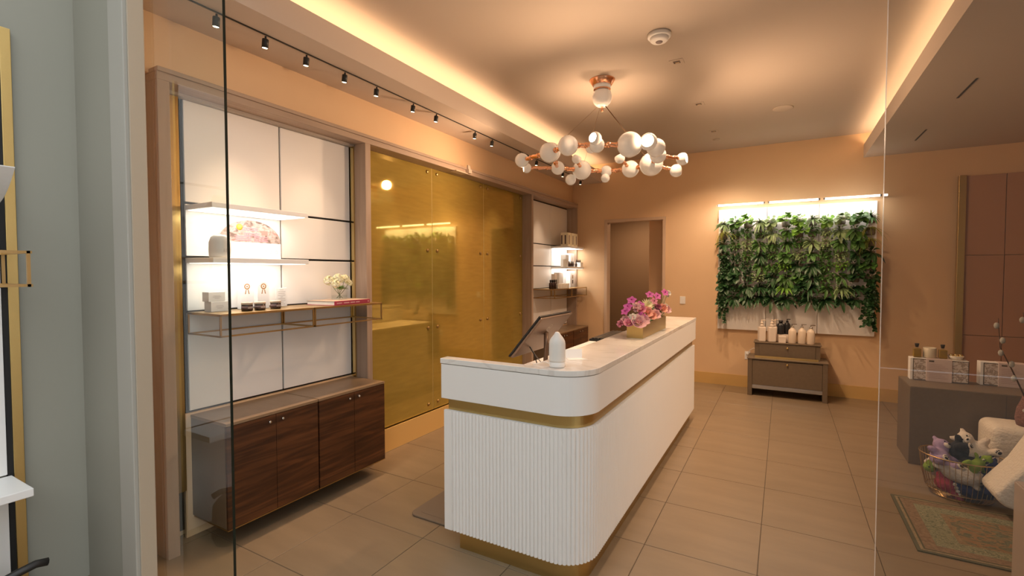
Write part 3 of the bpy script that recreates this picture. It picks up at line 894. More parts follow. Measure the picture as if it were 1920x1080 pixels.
def plant_mesh(kind, seed):
    r = random.Random(seed * 31 + 7); mb_ = MB()
    if kind == 'heart':
        for k in range(26):
            a_ = r.uniform(0, 2 * PI); q = Vector((math.cos(a_) * r.uniform(.3, 1), -r.uniform(.25, 1), math.sin(a_) * r.uniform(.2, .9) + .15)).normalized()
            b0 = Vector((0, -.05, 0)); e_ = b0 + q * r.uniform(.04, .10)
            mb_.tube([b0, e_], .0015, 4, cap=False)
            leaf(mb_, e_, (q.x + r.uniform(-.3, .3), q.y - .1, q.z - .5), (q.x * .3, -1, .6), r.uniform(.055, .085), r.uniform(.05, .07), .25, True)
    elif kind == 'lance':
        for k in range(22):
            a_ = 2 * PI * k / 22 + r.uniform(-.15, .15)
            q = Vector((math.cos(a_) * .9, -r.uniform(.35, 1.0), math.sin(a_) * .7 + .35))
            leaf(mb_, (0, -.05, 0), q, (0, -.4, 1), r.uniform(.12, .19), r.uniform(.024, .036), r.uniform(.3, .8))
    elif kind == 'ivy':
        for k in range(80):
            q = Vector((r.gauss(0, 1), -abs(r.gauss(0, .8)), r.gauss(0, .8))).normalized()
            e_ = Vector((0, -.05, -.01)) + Vector((q.x * .085, q.y * .075, q.z * .075)) * r.uniform(.3, 1.15)
            leaf(mb_, e_, (q.x + r.uniform(-.5, .5), q.y - .2, q.z - .3), (r.uniform(-.4, .4), -1, .7), r.uniform(.025, .042), r.uniform(.018, .03), .2, nseg=3)
    elif kind == 'spider':
        for k in range(34):
            a_ = r.uniform(0, 2 * PI)
            q = Vector((math.cos(a_), -r.uniform(.2, .9), abs(math.sin(a_)) * 1.1 + .2))
            leaf(mb_, (0, -.05, 0), q, (0, -.4, 1), r.uniform(.14, .24), .011, r.uniform(.9, 1.6), nseg=7)
    elif kind == 'broad':
        for k in range(18):
            a_ = r.uniform(0, 2 * PI)
            q = Vector((math.cos(a_), -r.uniform(.3, 1), math.sin(a_) * .8 + .2)).normalized()
            e_ = Vector((0, -.05, 0)) + q * r.uniform(.02, .07)
            mb_.tube([(0, -.05, 0), e_], .002, 4, cap=False)
            leaf(mb_, e_, q + Vector((0, 0, -.2)), (0, -.6, 1), r.uniform(.08, .12), r.uniform(.04, .06), r.uniform(.3, .7))
    elif kind == 'vine':
        for sN in range(4):
            x, y, z = r.uniform(-.05, .05), -.05, .0
            pts = []
            for k in range(r.randint(9, 14)):
                pts.append((x, y, z))
                x += r.uniform(-.012, .012); y += r.uniform(-.01, .006); z -= .035
                if y > -.02: y = -.03
                for m_ in range(2):
                    leaf(mb_, (x, y, z), (r.uniform(-1, 1), -r.uniform(.2, .9), r.uniform(-.8, .1)), (0, -1, .5), r.uniform(.035, .055), r.uniform(.03, .042), .2, True, 4)
            mb_.tube(pts, .0018, 4, cap=False)
        for k in range(26):
            q = Vector((r.gauss(0, 1), -abs(r.gauss(0, .8)), r.gauss(0, .8))).normalized()
            leaf(mb_, Vector((0, -.05, 0)) + q * .07 * r.uniform(.3, 1), (q.x, q.y - .2, q.z - .3), (0, -1, .7), .05, .04, .2, True, 4)
    return mb_.mesh('foliage')
PLM = {}
def pmesh(kind, seed, mi):
    k = (kind, seed, mi)
    if k not in PLM:
        me = plant_mesh(kind, seed); me.materials.append(leafm[mi]); PLM[k] = me
    return PLM[k]
pk = MB().lathe([(0, -.045), (.043, -.045), (.05, -.03), (.052, .05), (.046, .05), (.044, .02), (0, .02)], 14)
for v in pk.bm.verts:
    v.co.y *= .8
pocket_me = pk.mesh('pocket'); pocket_me.materials.append(pocket_m)
KD = dict(h='heart', l='lance', i='ivy', s='spider', b='broad', v='vine')
KN = dict(h=('heart_leaf_plant', 'heart-leaved plant'), l=('lance_leaf_plant', 'spiky lance-leaved plant'), i=('small_leaf_plant', 'bushy small-leaved plant'), s=('spider_plant', 'arching spider plant'), b=('broad_leaf_plant', 'broad-leaved plant'), v=('trailing_vine', 'trailing vine'))
GRID = [  # one letter per pocket, top row first;  digit = leaf colour, brighter in upper rows to stand for the LED light
 'l4 h0 h1 l4 h4 h1 h1 l4 h1 h4 h0 l0',
 's3 i0 i0 i0 b4 b0 h1 i0 i4 b4 b0 s3',
 'b2 i0 i4 b0 i0 l0 i0 b4 i4 b0 h0 s3',
 'v2 i2 i0 b2 i0 h0 i4 b0 i0 i4 b2 b2',
 'v2 b2 i2 b0 i0 i1 b2 b2 i0 i1 b2 h0',
 'v2 h2 i2 i4 b2 b0 h0 b2 i0 b0 h2 v2',
 'h2 i2 b2 l2 b2 l1 h2 l2 b0 l4 l2 v2',
 'v2 b2 b2 l2 b2 b2 i2 b2 l2 b2 b2 v2']
CNAME = {0: 'green', 1: 'bright green', 2: 'dark green', 3: 'yellow-green', 4: 'pale green'}
rng = random.Random(11)
for r_, row in enumerate(GRID):
    for c_, cell in enumerate(row.split()):
        x = -.832 + .155 * (c_ + .5) + (.0 if r_ % 2 else .0)
        z = 2.345 - r_ * .150
        o = add('pocket', pocket_me, None, lw, (x, -.09, z - .828 - .03))
        kd, mi = cell[0], int(cell[1])
        if r_ == 7 and kd in 'b' and c_ not in (1, 3, 5, 8): pass
        nm, desc = KN[kd]
        lab = '%s %s, %s from left in the %s row of the plant wall' % (CNAME[mi], desc, ORD[c_], ORD[r_] if r_ < 7 else 'bottom')
        t = thing(nm, (x, YB - .085, z), lab, 'plant', 'plants on the plant wall')
        f = add('foliage', pmesh(KD[kd], rng.randint(0, 2), mi), None, t, (0, 0, 0), (rng.uniform(-.2, .2), rng.uniform(-.35, .35), rng.uniform(-.25, .25)) if kd != 'v' else (0, 0, rng.uniform(-.3, .3)))
        s_ = rng.uniform(.80, 1.02); f.scale = (s_, s_, s_)

# light switch, outlet
t = thing('light_switch', (-1.327, YB - .001, 1.228), 'white light switch plate beside the doorway', 'switch')
MB().box(-.04, .04, -.008, 0, -.057, .057).build('plate', white_m, t, bevel=.003)
MB().box(-.017, .017, -.011, -.008, -.033, .033).build('rocker', white_m, t, bevel=.001)
t = thing('wall_outlet', (-.43, YB - .001, .46), 'white wall outlet with a plugged cord left of the drawer stand', 'outlet')
MB().box(-.036, .036, -.008, 0, -.057, .057).build('plate', white_m, t, bevel=.003)
MB().tube([(.0, -.012, .03), (.03, -.04, .08), (.08, -.06, .12), (.12, -.07, .10)], .004, 6).build('cord', white_m, t)
MB().box(-.016, .016, -.03, -.008, .012, .04).build('plug', white_m, t, bevel=.003)
# small sensor box on casing
t = thing('wall_sensor', (-3.04, 4.37, 2.735), 'small beige sensor box on the oak rail above the gold glass', 'sensor')
MB().box(.001, .045, -.03, .03, -.0, .045).build('housing', mat('beige_plastic', (.60, .48, .38), .5), t, bevel=.003)
MB().box(-.06, .03, -.24, -.031, -.012, -.002).build('lead', mat('beige_plastic', (.60, .48, .38), .5), t, bevel=.002)
MB().box(.008, .03, -.02, .02, .045, .09).build('mount', mat('beige_plastic', (.60, .48, .38), .5), t, bevel=.002)

# ================================================================ drawer stand with bottles
ds = thing('drawer_stand', (.05, 7.14, 0), 'taupe two-step drawer stand with brass knobs under the plant wall', 'cabinet')
x0, x1 = -.45, .455
for sx in (x0, x1 - .055):
    MB().box(sx, sx + .055, 0, .42, 0, .49).build('side_panel', taupe, ds, bevel=.003)
MB().box(x0 - .008, x1 + .008, -.008, .42, .49, .505).build('lower_top', taupe, ds, bevel=.002)
MB().box(x0 + .055, x1 - .055, .02, .42, .10, .49).build('lower_body', taupe_d, ds)
q = MB().box(x0 + .058, x1 - .058, .0, .02, .150, .475).build('drawer_front', taupe, ds, bevel=.002)
MB().lathe([(0, 0), (.009, 0), (.009, .01), (.014, .016), (.012, .024), (0, .026)], 16, (.01, 0, .445), Matrix.Rotation(PI / 2, 4, 'X')).build('knob', brass_p, q)
MB().box(x0 + .055, x1 - .055, .002, .02, .098, .147).build('steel_plinth', silver, ds, bevel=.002)
MB().box(x0 + .075, x1 - .075, .14, .42, .505, .695).build('upper_body', taupe, ds, bevel=.002)
q = MB().box(x0 + .13, x1 - .13, .132, .14, .515, .685).build('drawer_front', taupe, ds, bevel=.002)
MB().lathe([(0, 0), (.009, 0), (.009, .01), (.014, .016), (.012, .024), (0, .026)], 16, (.01, .132, .645), Matrix.Rotation(PI / 2, 4, 'X')).build('knob', brass_p, q)
MB().box(x0 + .062, x1 - .062, .125, .42, .695, .708).build('upper_top', taupe, ds, bevel=.002)
MB().box(x0 + .08, x1 - .10, .05, .06, .505, .535).build('brass_rail', brass_p, ds)
DZ = .7085
def bottle(x, y, z, h, r, m, label, neck=True, pump=False, cat='bottle', group='bottles on the drawer stand', sq=False, capm=None):
    t = thing('bottle', (x, y, z), label, cat, group, rz=.3)
    sh = h * (.70 if neck else .92)
    if sq:
        o = MB().box(-r, r, -r, r, 0, sh).build('body', m, t, bevel=r * .25, seg=3)
        MB().lathe([(0, sh - .002), (r * .9, sh - .002), (r * .42, h * .80), (r * .40, h * .84), (0, h * .84)], 20).build('shoulder', m, t)
    else:
        MB().lathe([(0, 0), (r * .96, 0), (r, .006), (r, sh * .92), (r * .9, sh), (r * .42, h * .80), (r * .40, h * .84), (0, h * .84)], 24).build('body', m, t)
    cm = capm or m
    if pump:
        MB().lathe([(0, h * .84), (r * .45, h * .84), (r * .45, h * .90), (r * .16, h * .91), (r * .16, h), (0, h)], 16).build('pump_collar', cm, t)
        MB().box(-r * .2, r * 1.1, -r * .18, r * .18, h * .985, h * 1.03).build('pump_spout', cm, t, bevel=.002)
    else:
        MB().lathe([(0, h * .84), (r * .50, h * .84), (r * .50, h), (0, h)], 18).build('cap', cm, t)
    return t
blk = mat('black_bottle', (.018, .018, .02), .35)
crm = mat('cream_bottle', (.74, .62, .49), .4)
wht = mat('white_bottle', (.78, .68, .58), .4)
bottle(-.245, 7.36, DZ, .285, .043, wht, 'leftmost tall white bottle on the drawer stand', sq=True, pump=True, capm=crm)
bottle(-.125, 7.36, DZ, .29, .045, wht, 'second tall white bottle from left on the drawer stand', sq=True, pump=True, capm=crm)
bottle(-.09, 7.47, DZ, .29, .040, wht, 'white bottle standing behind the second tall one on the drawer stand', sq=True, pump=True, capm=crm)
bottle(.115, 7.355, DZ, .25, .046, crm, 'cream pump bottle right of the black bottle on the drawer stand', pump=True, capm=chrome)
bottle(.225, 7.355, DZ, .25, .046, crm, 'middle cream pump bottle of the three on the drawer stand', pump=True, capm=chrome)
bottle(.325, 7.345, DZ, .245, .046, crm, 'rightmost cream pump bottle on the drawer stand', pump=True, capm=chrome)
t = thing('small_box', (.0, 7.35, DZ), 'small white cube box below the black bottle on the drawer stand', 'box')
MB().box(-.042, .042, -.042, .042, 0, .085).build('carton', wht, t, bevel=.002)
MB().box(-.04, .04, -.0425, -.0422, .055, .07).build('lid_seam', crm, t)
t = thing('riser_box', (.02, 7.475, DZ), 'white riser box behind the small cube on the drawer stand', 'box')
MB().box(-.075, .075, -.05, .05, 0, .10).build('carton', wht, t, bevel=.002)
MB().box(-.073, .073, -.0505, -.0502, .02, .022).build('seam', crm, t)
bottle(-.022, 7.47, DZ + .1005, .185, .052, blk, 'front wide black bottle on the drawer stand')
bottle(.055, 7.49, DZ + .1005, .20, .036, blk, 'black pump bottle standing behind the wide black one', pump=True)

# ================================================================ right-hand side of the room
t = thing('display_case', (1.79, YB - .001, 0), 'rose-brown wall display with gold edge behind the right glass', 'display')
MB().box(0, .068, -.06, 0, 0, 2.79).build('gold_edge', brass, t, bevel=.003)
for a_, b_ in ((.072, .415), (.421, 1.0), (1.006, 1.6)):
    for c_, d_ in ((.0, .9), (.906, 1.845), (1.851, 2.78)):
        MB().box(a_, b_, -.03, 0, c_, d_).build('panel', rose_m, t, bevel=.002)
tb = thing('plinth_cabinet', (.962, 5.24, 0), 'dark taupe box plinth holding the boxed gift sets', 'plinth')
MB().box(0, 1.15, 0, .48, .0, .668).build('body', taupe, tb, bevel=.003)
MB().box(.004, 1.146, .004, .476, .668, .671).build('top', taupe, tb)
MB().box(.60, .604, -.0015, .0, .01, .66).build('joint', taupe_d, tb)
pat = ramp_mat('patterned_card', 32, (1, 1, 1), [(.42, (.68, .60, .54)), (.52, (.33, .26, .21)), (.6, (.70, .62, .56))], .6, .4, 1)
pink = mat('pale_pink_sleeve', (.68, .55, .50), .6)
def giftset(x, y, z, wd, label):
    t = thing('gift_box', (x, y, z), label, 'box', 'boxed gift sets on the plinth', rz=-.03)
    MB().box(0, wd, 0, .10, 0, .20).build('carton', white_m, t, bevel=.003)
    MB().box(.02, wd - .0, -.003, -.0002, .004, .196).build('dark_border', taupe_d, t)
    MB().box(.026, .115, -.006, -.0032, .010, .19).build('patterned_face', pat, t)
    MB().box(wd - .115, wd - .006, -.006, -.0032, .010, .19).build('patterned_face', pat, t)
    MB().box(.112, wd - .112, -.012, .101, -.0, .203).build('paper_sleeve', pink, t, bevel=.002)
    q = MB()
    for i in range(9):
        q.box(.13, wd - .14 - .02 * (i % 3), -.0135, -.0122, .03 + i * .015, .034 + i * .015)
    q.build('printed_lines', mat('print_rose', (.52, .40, .37), .7), t)
    MB().box(.13, .165, -.0135, -.0122, .175, .188).build('printed_title', taupe_d, t)
giftset(1.02, 5.58, .671, .40, 'left boxed gift set with pink paper sleeve on the plinth')
giftset(1.50, 5.60, .671, .40, 'right boxed gift set behind the willow branches')
GZ = .875
amber = mat('amber_oil', (.40, .25, .03), .1, 0, trans=.35)
def oilbottle(x, y, label):
    t = thing('oil_bottle', (x, y, GZ), label, 'bottle', 'amber oil bottles')
    MB().box(-.028, .028, -.028, .028, 0, .078).build('body', amber, t, bevel=.006, seg=3)
    MB().lathe([(0, .078), (.012, .078), (.012, .090), (0, .090)], 14).build('neck', clearg, t)
    MB().lathe([(0, .090), (.011, .090), (.017, .120), (.016, .124), (0, .124)], 16).build('stopper', mat('dark_stopper', (.03, .02, .012), .4), t)
oilbottle(1.075, 5.63, 'left amber oil bottle with dark stopper on the gift set')
oilbottle(1.255, 5.63, 'right amber oil bottle with dark stopper beside the candle')
t = thing('candle', (1.168, 5.64, GZ), 'white wax candle in a glass between the two oil bottles', 'candle')
MB().lathe([(0, 0), (.046, 0), (.048, .004), (.048, .088), (.045, .09), (.045, .07), (0, .07)], 28).build('glass', mat('milk_glass', (.62, .55, .42), .3), t)
MB().lathe([(0, .0701), (.044, .0701), (0, .075)], 20).build('wax', ivory, t)
t = thing('soap_dish', (1.345, 5.63, GZ), 'low cream dish with gold-topped pieces on the gift set', 'dish')
MB().lathe([(0, 0), (.04, 0), (.055, .03), (.052, .032), (.036, .006), (0, .006)], 26).build('dish', ivory, t)
for k in range(3):
    MB().lathe([(0, .008), (.016, .008), (.016, .042), (.012, .046), (0, .046)], 14, ((k - 1) * .032, 0, 0)).build('gold_piece', brass_p, t)
# boucle armchair-like seat and vase
bs = thing('boucle_seat', (1.43, 4.72, 0), 'cream boucle seat with slanted side at the right edge', 'seat')
MB().box(-.055, .75, .12, .47, .02, .50).build('back_block', boucle, bs, bevel=.06, seg=5, smooth=True)
Mp = Matrix(((1, 0, 0, 0), (0, 0, 1, 0), (0, 1, 0, 0), (0, 0, 0, 1)))
MB().prism([(-.215, .215), (-.20, .165), (-.16, .135), (-.05, .105), (.65, .09), (.65, .62), (.02, .62), (-.085, .40)], -.52, -.24, Mp).build('side_cushion', boucle, bs, bevel=.03, seg=4, smooth=True)
MB().box(.12, .7, -.26, .16, .12, .34).build('seat_pad', boucle, bs, bevel=.04, seg=4, smooth=True)
for px_, py_ in ((-.04, -.38), (.02, .38), (.58, -.38), (.58, .38)):
    MB().lathe([(0, 0), (.022, 0), (.028, .12), (0, .12)], 12, (px_, py_, 0)).build('leg', boucle, bs)
vs = thing('willow_vase', (1.63, 4.98, .501), 'rough reddish stoneware vase of willow branches on the boucle seat', 'vase')
MB().lathe([(0, 0), (.085, 0), (.095, .05), (.085, .13), (.06, .20), (.058, .22), (.052, .22), (.05, .15), (0, .13)], 26).build('pot', mat('stoneware', (.20, .095, .07), .8, noise=(40, .4, (1, 1, 6)), bump=(60, .8)), vs)
WB = [((-.02, 0, .15), (-.13, -.03, .42), (-.20, -.04, .58), (-.215, -.04, .80)), ((.02, .01, .15), (-.03, -.02, .40), (-.04, -.03, .62), (-.08, -.03, .85)), ((.02, .02, .15), (.08, 0, .4), (.12, .02, .7), (.14, .02, .9))]
catk = mat('willow_catkin', (.40, .385, .34), .9)
for br in WB:
    b_ = MB().tube(br, .006, 6, .002).build('branch', mat('branch_bark', (.10, .055, .035), .8), vs)
    for k in range(6):
        i = min(2, k // 2); u = (k % 2) * .5 + .25
        p = Vector(br[i]).lerp(Vector(br[i + 1]), u) + Vector((.014 * (-1) ** k, -.008, .0))
        MB().ball(p, .017, 12, (1, 1, 1.45)).build('catkin', catk, b_)
MB().ball((-.06, -.09, .13), .02, 12, (1.3, 1, .8)).build('catkin', catk, vs)
MB().ball((-.02, -.095, .07), .018, 12, (1, 1, .8)).build('catkin', catk, vs)
# foreground plinth at right edge
t = thing('side_plinth', (1.047, 2.98, 0), 'plain taupe plinth at the right edge beside the rug', 'plinth')
MB().prism([(0, 0), (.6, 0), (.6, .4), (0, .4)], 0, .578).build('body', mat('warm_taupe', (.42, .33, .26), .6), t, bevel=.004)
MB().box(.006, .594, .006, .394, .578, .582).build('top', mat('warm_taupe', (.42, .33, .26), .6), t)
# rug
rg = thing('rug', (.715, 3.60, .0005), 'faded green and rust patterned rug on the tiles at right', 'rug')
MB().box(0, 1.9, 0, .83, 0, .007).build('border', mat('rug_edge', (.10, .095, .06), .95), rg)
def rugpat(name, cols, sc):
    return ramp_mat(name, sc, (1, 1.6, 1), cols, .95, 3.0, 4)
def rb(n, a_, b_, c_, d_, z, m): MB().box(a_, b_, c_, d_, .0, z).build(n, m, rg)
rb('sand_band', .02, 1.88, .02, .81, .0076, mat('rug_sand', (.25, .19, .11), .95, noise=(60, .2, (1, 1, 1))))
rb('dark_line', .035, 1.865, .035, .795, .0080, mat('rug_line', (.09, .08, .045), .95))
rb('rust_band', .045, 1.855, .045, .785, .0084, mat('rug_rust', (.21, .14, .085), .95, noise=(60, .25, (1, 1, 1))))
rb('scroll_band', .11, 1.79, .11, .72, .0088, rugpat('rug_scroll', [(.40, (.10, .12, .07)), (.5, (.30, .27, .17)), (.56, (.13, .14, .08)), (.66, (.33, .28, .17))], 22))
rb('inner_line', .235, 1.665, .205, .625, .0092, mat('rug_rust2', (.23, .16, .09), .95, noise=(60, .25, (1, 1, 1))))
rb('field', .26, 1.64, .225, .605, .0096, rugpat('rug_field', [(.38, (.24, .13, .065)), (.48, (.25, .17, .09)), (.56, (.10, .11, .07)), (.7, (.20, .19, .12))], 7))
# floor mat behind the counter
t = thing('floor_mat', (-1.9, 3.3, .0005), 'brown anti-fatigue floor mat behind the counter', 'mat')
P = []
for cx_, cy_, a0 in ((.03, .75, 0), (-.24, .75, PI / 2), (-.24, -.80, PI), (.03, -.80, 1.5 * PI)):
    for i in range(6):
        a_ = a0 + PI / 2 * i / 5
        P.append((cx_ + .055 * math.cos(a_), cy_ + .055 * math.sin(a_)))
MB().prism(P, 0, .014).build('pad', mat_m, t, bevel=.005)
MB().prism([(p[0] * .86, p[1] * .94) for p in P], .0141, .0155).build('raised_field', mat_m, t)

# ---------------------------------------------------------------- basket with plush toys
BX, BY = 1.165, 4.66
bk = thing('wire_basket', (BX, BY, .001), 'oval gold wire basket full of plush toys', 'basket')
def ell(z, rx, ry, n_=40):
    return [(rx * math.cos(2 * PI * i / n_), ry * math.sin(2 * PI * i / n_), z) for i in range(n_ + 1)]
MB().tube(ell(.30, .245, .205), .0045, 6, cap=False).build('rim', brass_d, bk)
MB().tube(ell(.05, .205, .17), .003, 6, cap=False).build('lower_hoop', brass_d, bk)
MB().tube(ell(.004, .17, .14), .003, 6, cap=False).build('base_hoop', brass_d, bk)
wire_me = []
for k in range(46):
    a_ = 2 * PI * k / 46; c_, s_ = math.cos(a_), math.sin(a_)
    MB().tube([(.245 * c_, .205 * s_, .30), (.228 * c_, .19 * s_, .16), (.205 * c_, .17 * s_, .05), (.17 * c_, .14 * s_, .004)], .0018, 4, cap=False).build('wire', brass_d, bk)
MB().lathe([(0, 0), (.168, 0), (.168, .003), (0, .003)], 30, M=Matrix.Diagonal((1, .82, 1, 1))).build('base_plate', brass_d, bk)
def plush(name, label, loc, rot, parts, m, extras=(), vox=.008):
    """soft toy: one continuous body grown from overlapping balls"""
    t = thing(name, loc, label, 'plush toy', 'plush toys in the basket', rot=rot)
    mb_ = MB()
    t.scale = (1.18, 1.18, 1.18)
    for c, r, sc in parts:
        mb_.ball(c, r, 16, sc)
    o = mb_.build('body', m, t)
    md = o.modifiers.new('remesh', 'REMESH'); md.mode = 'VOXEL'; md.voxel_size = vox; md.use_smooth_shade = True
    sm = o.modifiers.new('smooth', 'SMOOTH'); sm.iterations = 5; sm.factor = .6
    for nm, c, r, sc, mm in extras:
        MB().ball(c, r, 14, sc).build(nm, mm, t)
    return t
pw = mat('plush_white', (.66, .58, .48), .95, bump=(90, .5)); pb = mat('plush_black', (.015, .014, .016), .95, bump=(90, .5))
pl = mat('plush_lilac', (.36, .26, .40), .95, bump=(90, .5)); pg = mat('plush_green', (.20, .30, .03), .95, bump=(90, .5))
pn = mat('plush_navy', (.012, .022, .10), .95, bump=(90, .5)); pr_ = mat('plush_red', (.42, .05, .07), .95, bump=(90, .5))
pgr = mat('plush_grey', (.50, .44, .37), .95, bump=(90, .5))
TEDDY = [((0, 0, 0), .058, (1, .85, 1.15)), ((0, -.01, .088), .046, (1.1, .95, .95)), ((-.038, 0, .128), .017, (1, .6, 1)), ((.038, 0, .128), .017, (1, .6, 1)),
         ((-.062, -.02, .02), .022, (1.7, 1, 1)), ((.062, -.02, .02), .022, (1.7, 1, 1)), ((-.045, -.05, -.05), .027, (1, 1.7, 1)), ((.045, -.05, -.05), .027, (1, 1.7, 1))]
def paws(cm, dk):
    ex = [('muzzle', (0, -.05, .078), .018, (1.2, .7, .9), pw), ('nose', (0, -.064, .084), .006, (1.3, .7, .9), dk), ('eye', (-.017, -.05, .098), .0045, (1, 1, 1), dk), ('eye', (.017, -.05, .098), .0045, (1, 1, 1), dk)]
    for sx in (-.045, .045):
        ex.append(('paw_pad', (sx, -.093, -.05), .021, (1, .25, 1), cm))
        ex.append(('paw_print', (sx, -.098, -.055), .009, (1.2, .25, .9), dk))
        for q_ in (-1, 0, 1):
            ex.append(('paw_print', (sx + q_ * .009, -.098, -.042 + (q_ == 0) * .003), .0038, (1, .35, 1), dk))
    return ex
BZ = .001
plush('plush_bear', 'white plush bear with black trim lying on top at right in the basket', (BX + .10, BY + .05, BZ + .335), (-.5, -.75, .35), TEDDY, pw, paws(pw, pb))
plush('plush_bear', 'black plush bear with pale paw pad lying in the middle on top of the basket', (BX - .01, BY + .03, BZ + .325), (-1.0, 1.15, .0), TEDDY, pb, paws(pw, pb))
plush('plush_bear', 'lilac plush bear slumped at the left of the basket', (BX - .13, BY - .03, BZ + .265), (-.7, .5, .3), TEDDY, pl, paws(pw, pb))
plush('plush_frog', 'green plush frog lying across the front rim of the basket', (BX + .05, BY - .10, BZ + .27), (-.4, 1.2, .2), [((0, 0, 0), .036, (1, .9, 1.4)), ((0, 0, .075), .033, (1.1, 1, .9)), ((-.02, -.01, .1), .012, (1, 1, 1)), ((.02, -.01, .1), .012, (1, 1, 1)), ((-.04, 0, -.05), .015, (1, 1, 2.4)), ((.04, 0, -.05), .015, (1, 1, 2.4)), ((-.05, 0, .03), .012, (2.4, 1, 1)), ((.05, 0, .03), .012, (2.4, 1, 1))], pg, (('eye', (-.02, -.02, .106), .005, (1, 1, 1), pb), ('eye', (.02, -.02, .106), .005, (1, 1, 1), pb)))
plush('plush_ball', 'small round green plush at the left side of the basket', (BX - .195, BY - .06, BZ + .20), (0, 0, 0), [((0, 0, 0), .034, (1, 1, 1)), ((0, .01, .03), .012, (1, 1, 1.4))], pg, (('eye', (-.01, -.032, .008), .004, (1, 1, 1), pb),))
plush('plush_whale', 'grey plush whale lying along the front of the basket', (BX - .02, BY - .10, BZ + .185), (.2, .15, -.05), [((0, 0, 0), .058, (1.9, 1, .9)), ((-.12, 0, .02), .022, (1.4, 1.6, .6)), ((.07, -.03, -.04), .02, (1, 1.4, .6)), ((.07, .03, -.04), .02, (1, 1.4, .6))], pgr, (('eye', (.075, -.045, .005), .005, (1, 1, 1), pb), ('mouth', (.09, -.04, -.02), .006, (3, .5, .5), pb)))
plush('plush_bear', 'navy plush bear with white arms at the right side of the basket', (BX + .13, BY - .06, BZ + .16), (-.2, .1, .4), TEDDY, pn, paws(pw, pb) + [('arm_patch', (-.07, -.02, .024), .02, (1.5, 1, 1), pw), ('arm_patch', (.07, -.02, .024), .02, (1.5, 1, 1), pw)])
plush('plush_crab', 'red and white plush at the lower left of the basket', (BX - .11, BY - .08, BZ + .10), (.1, .4, .2), [((0, 0, 0), .052, (1.1, .9, .9)), ((.06, -.02, -.03), .022, (1.5, 1, 1)), ((.09, -.03, -.045), .018, (1.4, 1, 1)), ((-.05, 0, .04), .02, (1, 1, 1.2))], pr_, tuple(('spot', (.02 + .018 * k, -.042 + .003 * k, .03 - .017 * k), .011, (1, .5, 1), pw) for k in range(5)))
plush('plush_bunny', 'white plush bunny at the left inside the basket', (BX - .15, BY + .02, BZ + .185), (-.2, .2, .1), [((0, 0, 0), .052, (1, .9, 1.15)), ((0, -.01, .075), .04, (1, 1, .95)), ((-.018, 0, .13), .012, (1, .7, 2.6)), ((.018, 0, .13), .012, (1, .7, 2.6)), ((-.05, -.02, .01), .016, (1, 1, 2)), ((.05, -.02, .01), .016, (1, 1, 2))], pw, (('nose', (0, -.05, .075), .005, (1, 1, 1), pr_), ('eye', (-.014, -.046, .088), .004, (1, 1, 1), pb), ('eye', (.014, -.046, .088), .004, (1, 1, 1), pb)))
plush('plush_bear', 'navy blue plush dog buried at the bottom of the basket', (BX + .02, BY - .03, BZ + .085), (0, .3, .2), [((0, 0, 0), .068, (1.7, 1.2, .85)), ((.09, -.03, .01), .04, (1, 1, 1)), ((-.09, -.02, .0), .03, (1.2, 1, 1))], pn, (('eye', (.10, -.068, .02), .004, (1, 1, 1), pb),))

# ================================================================ near display: products
WZ = 1.2702 + .1385   # wire shelf top
def carton(name, x, y, z, dx, dy, dz, m, label, group=None, cat='box', rz=0, extra=None, bev=.0015):
    t = thing(name, (x, y, z), label, cat, group, rz=rz)
    MB().box(-dx / 2, dx / 2, -dy / 2, dy / 2, 0, dz).build('carton', m, t, bevel=bev)
    if extra: extra(t)
    return t
prt = mat('print_grey', (.50, .44, .40), .7); prg = mat('print_gold', (.42, .22, .09), .6); prd = mat('print_dark', (.12, .08, .07), .6)
def lines(t, x, w_, z0, n_, dz=.008, m=prt):
    q = MB()
    for i in range(n_):
        ww = w_ * (.5 + .5 * ((i * 37) % 10) / 10)
        q.box(x, x + .0006, -ww / 2, ww / 2, z0 + i * dz, z0 + i * dz + .0025)
    q.build('printed_lines', m, t)
greyc = mat('warm_grey_card', (.78, .74, .68), .6)
carton('small_carton', -3.10, 1.70, WZ, .075, .105, .062, greyc, 'lower grey-white carton of the stack at the left end of the gold shelf', 'stacked cartons', extra=lambda t: lines(t, .0378, .06, .02, 3))
carton('small_carton', -3.10, 1.685, WZ + .0625, .072, .10, .060, greyc, 'upper grey-white carton of the stack at the left end of the gold shelf', 'stacked cartons', extra=lambda t: lines(t, .0363, .06, .02, 3))
def jar(x, y, label):
    t = thing('cream_jar', (x, y, WZ), label, 'jar', 'dark cosmetic jars')
    MB().lathe([(0, 0), (.030, 0), (.033, .004), (.033, .036), (.031, .038), (0, .038)], 28).build('body', mat('dark_jar', (.035, .015, .012), .15), t)
    MB().lathe([(.0331, .010), (.0333, .010), (.0333, .030), (.0331, .030)], 28, cap=False).build('label_band', mat('jar_label', (.16, .09, .075), .5), t)
    MB().lathe([(0, .038), (.034, .038), (.034, .052), (.032, .054), (0, .054)], 28).build('lid', mat('tan_lid', (.60, .46, .34), .4), t)
    q = MB()
    for k in range(5):
        q.box(.0334, .0339, -.014 + k * .006, -.011 + k * .006, .016, .024)
    q.build('lettering', wht, t)
jar(-2.965, 1.815, 'leftmost dark jar with tan lid on the gold shelf')
jar(-2.955, 1.895, 'middle dark jar with tan lid in front of the pouches')
jar(-2.985, 2.025, 'rightmost dark jar with tan lid beside the white card')
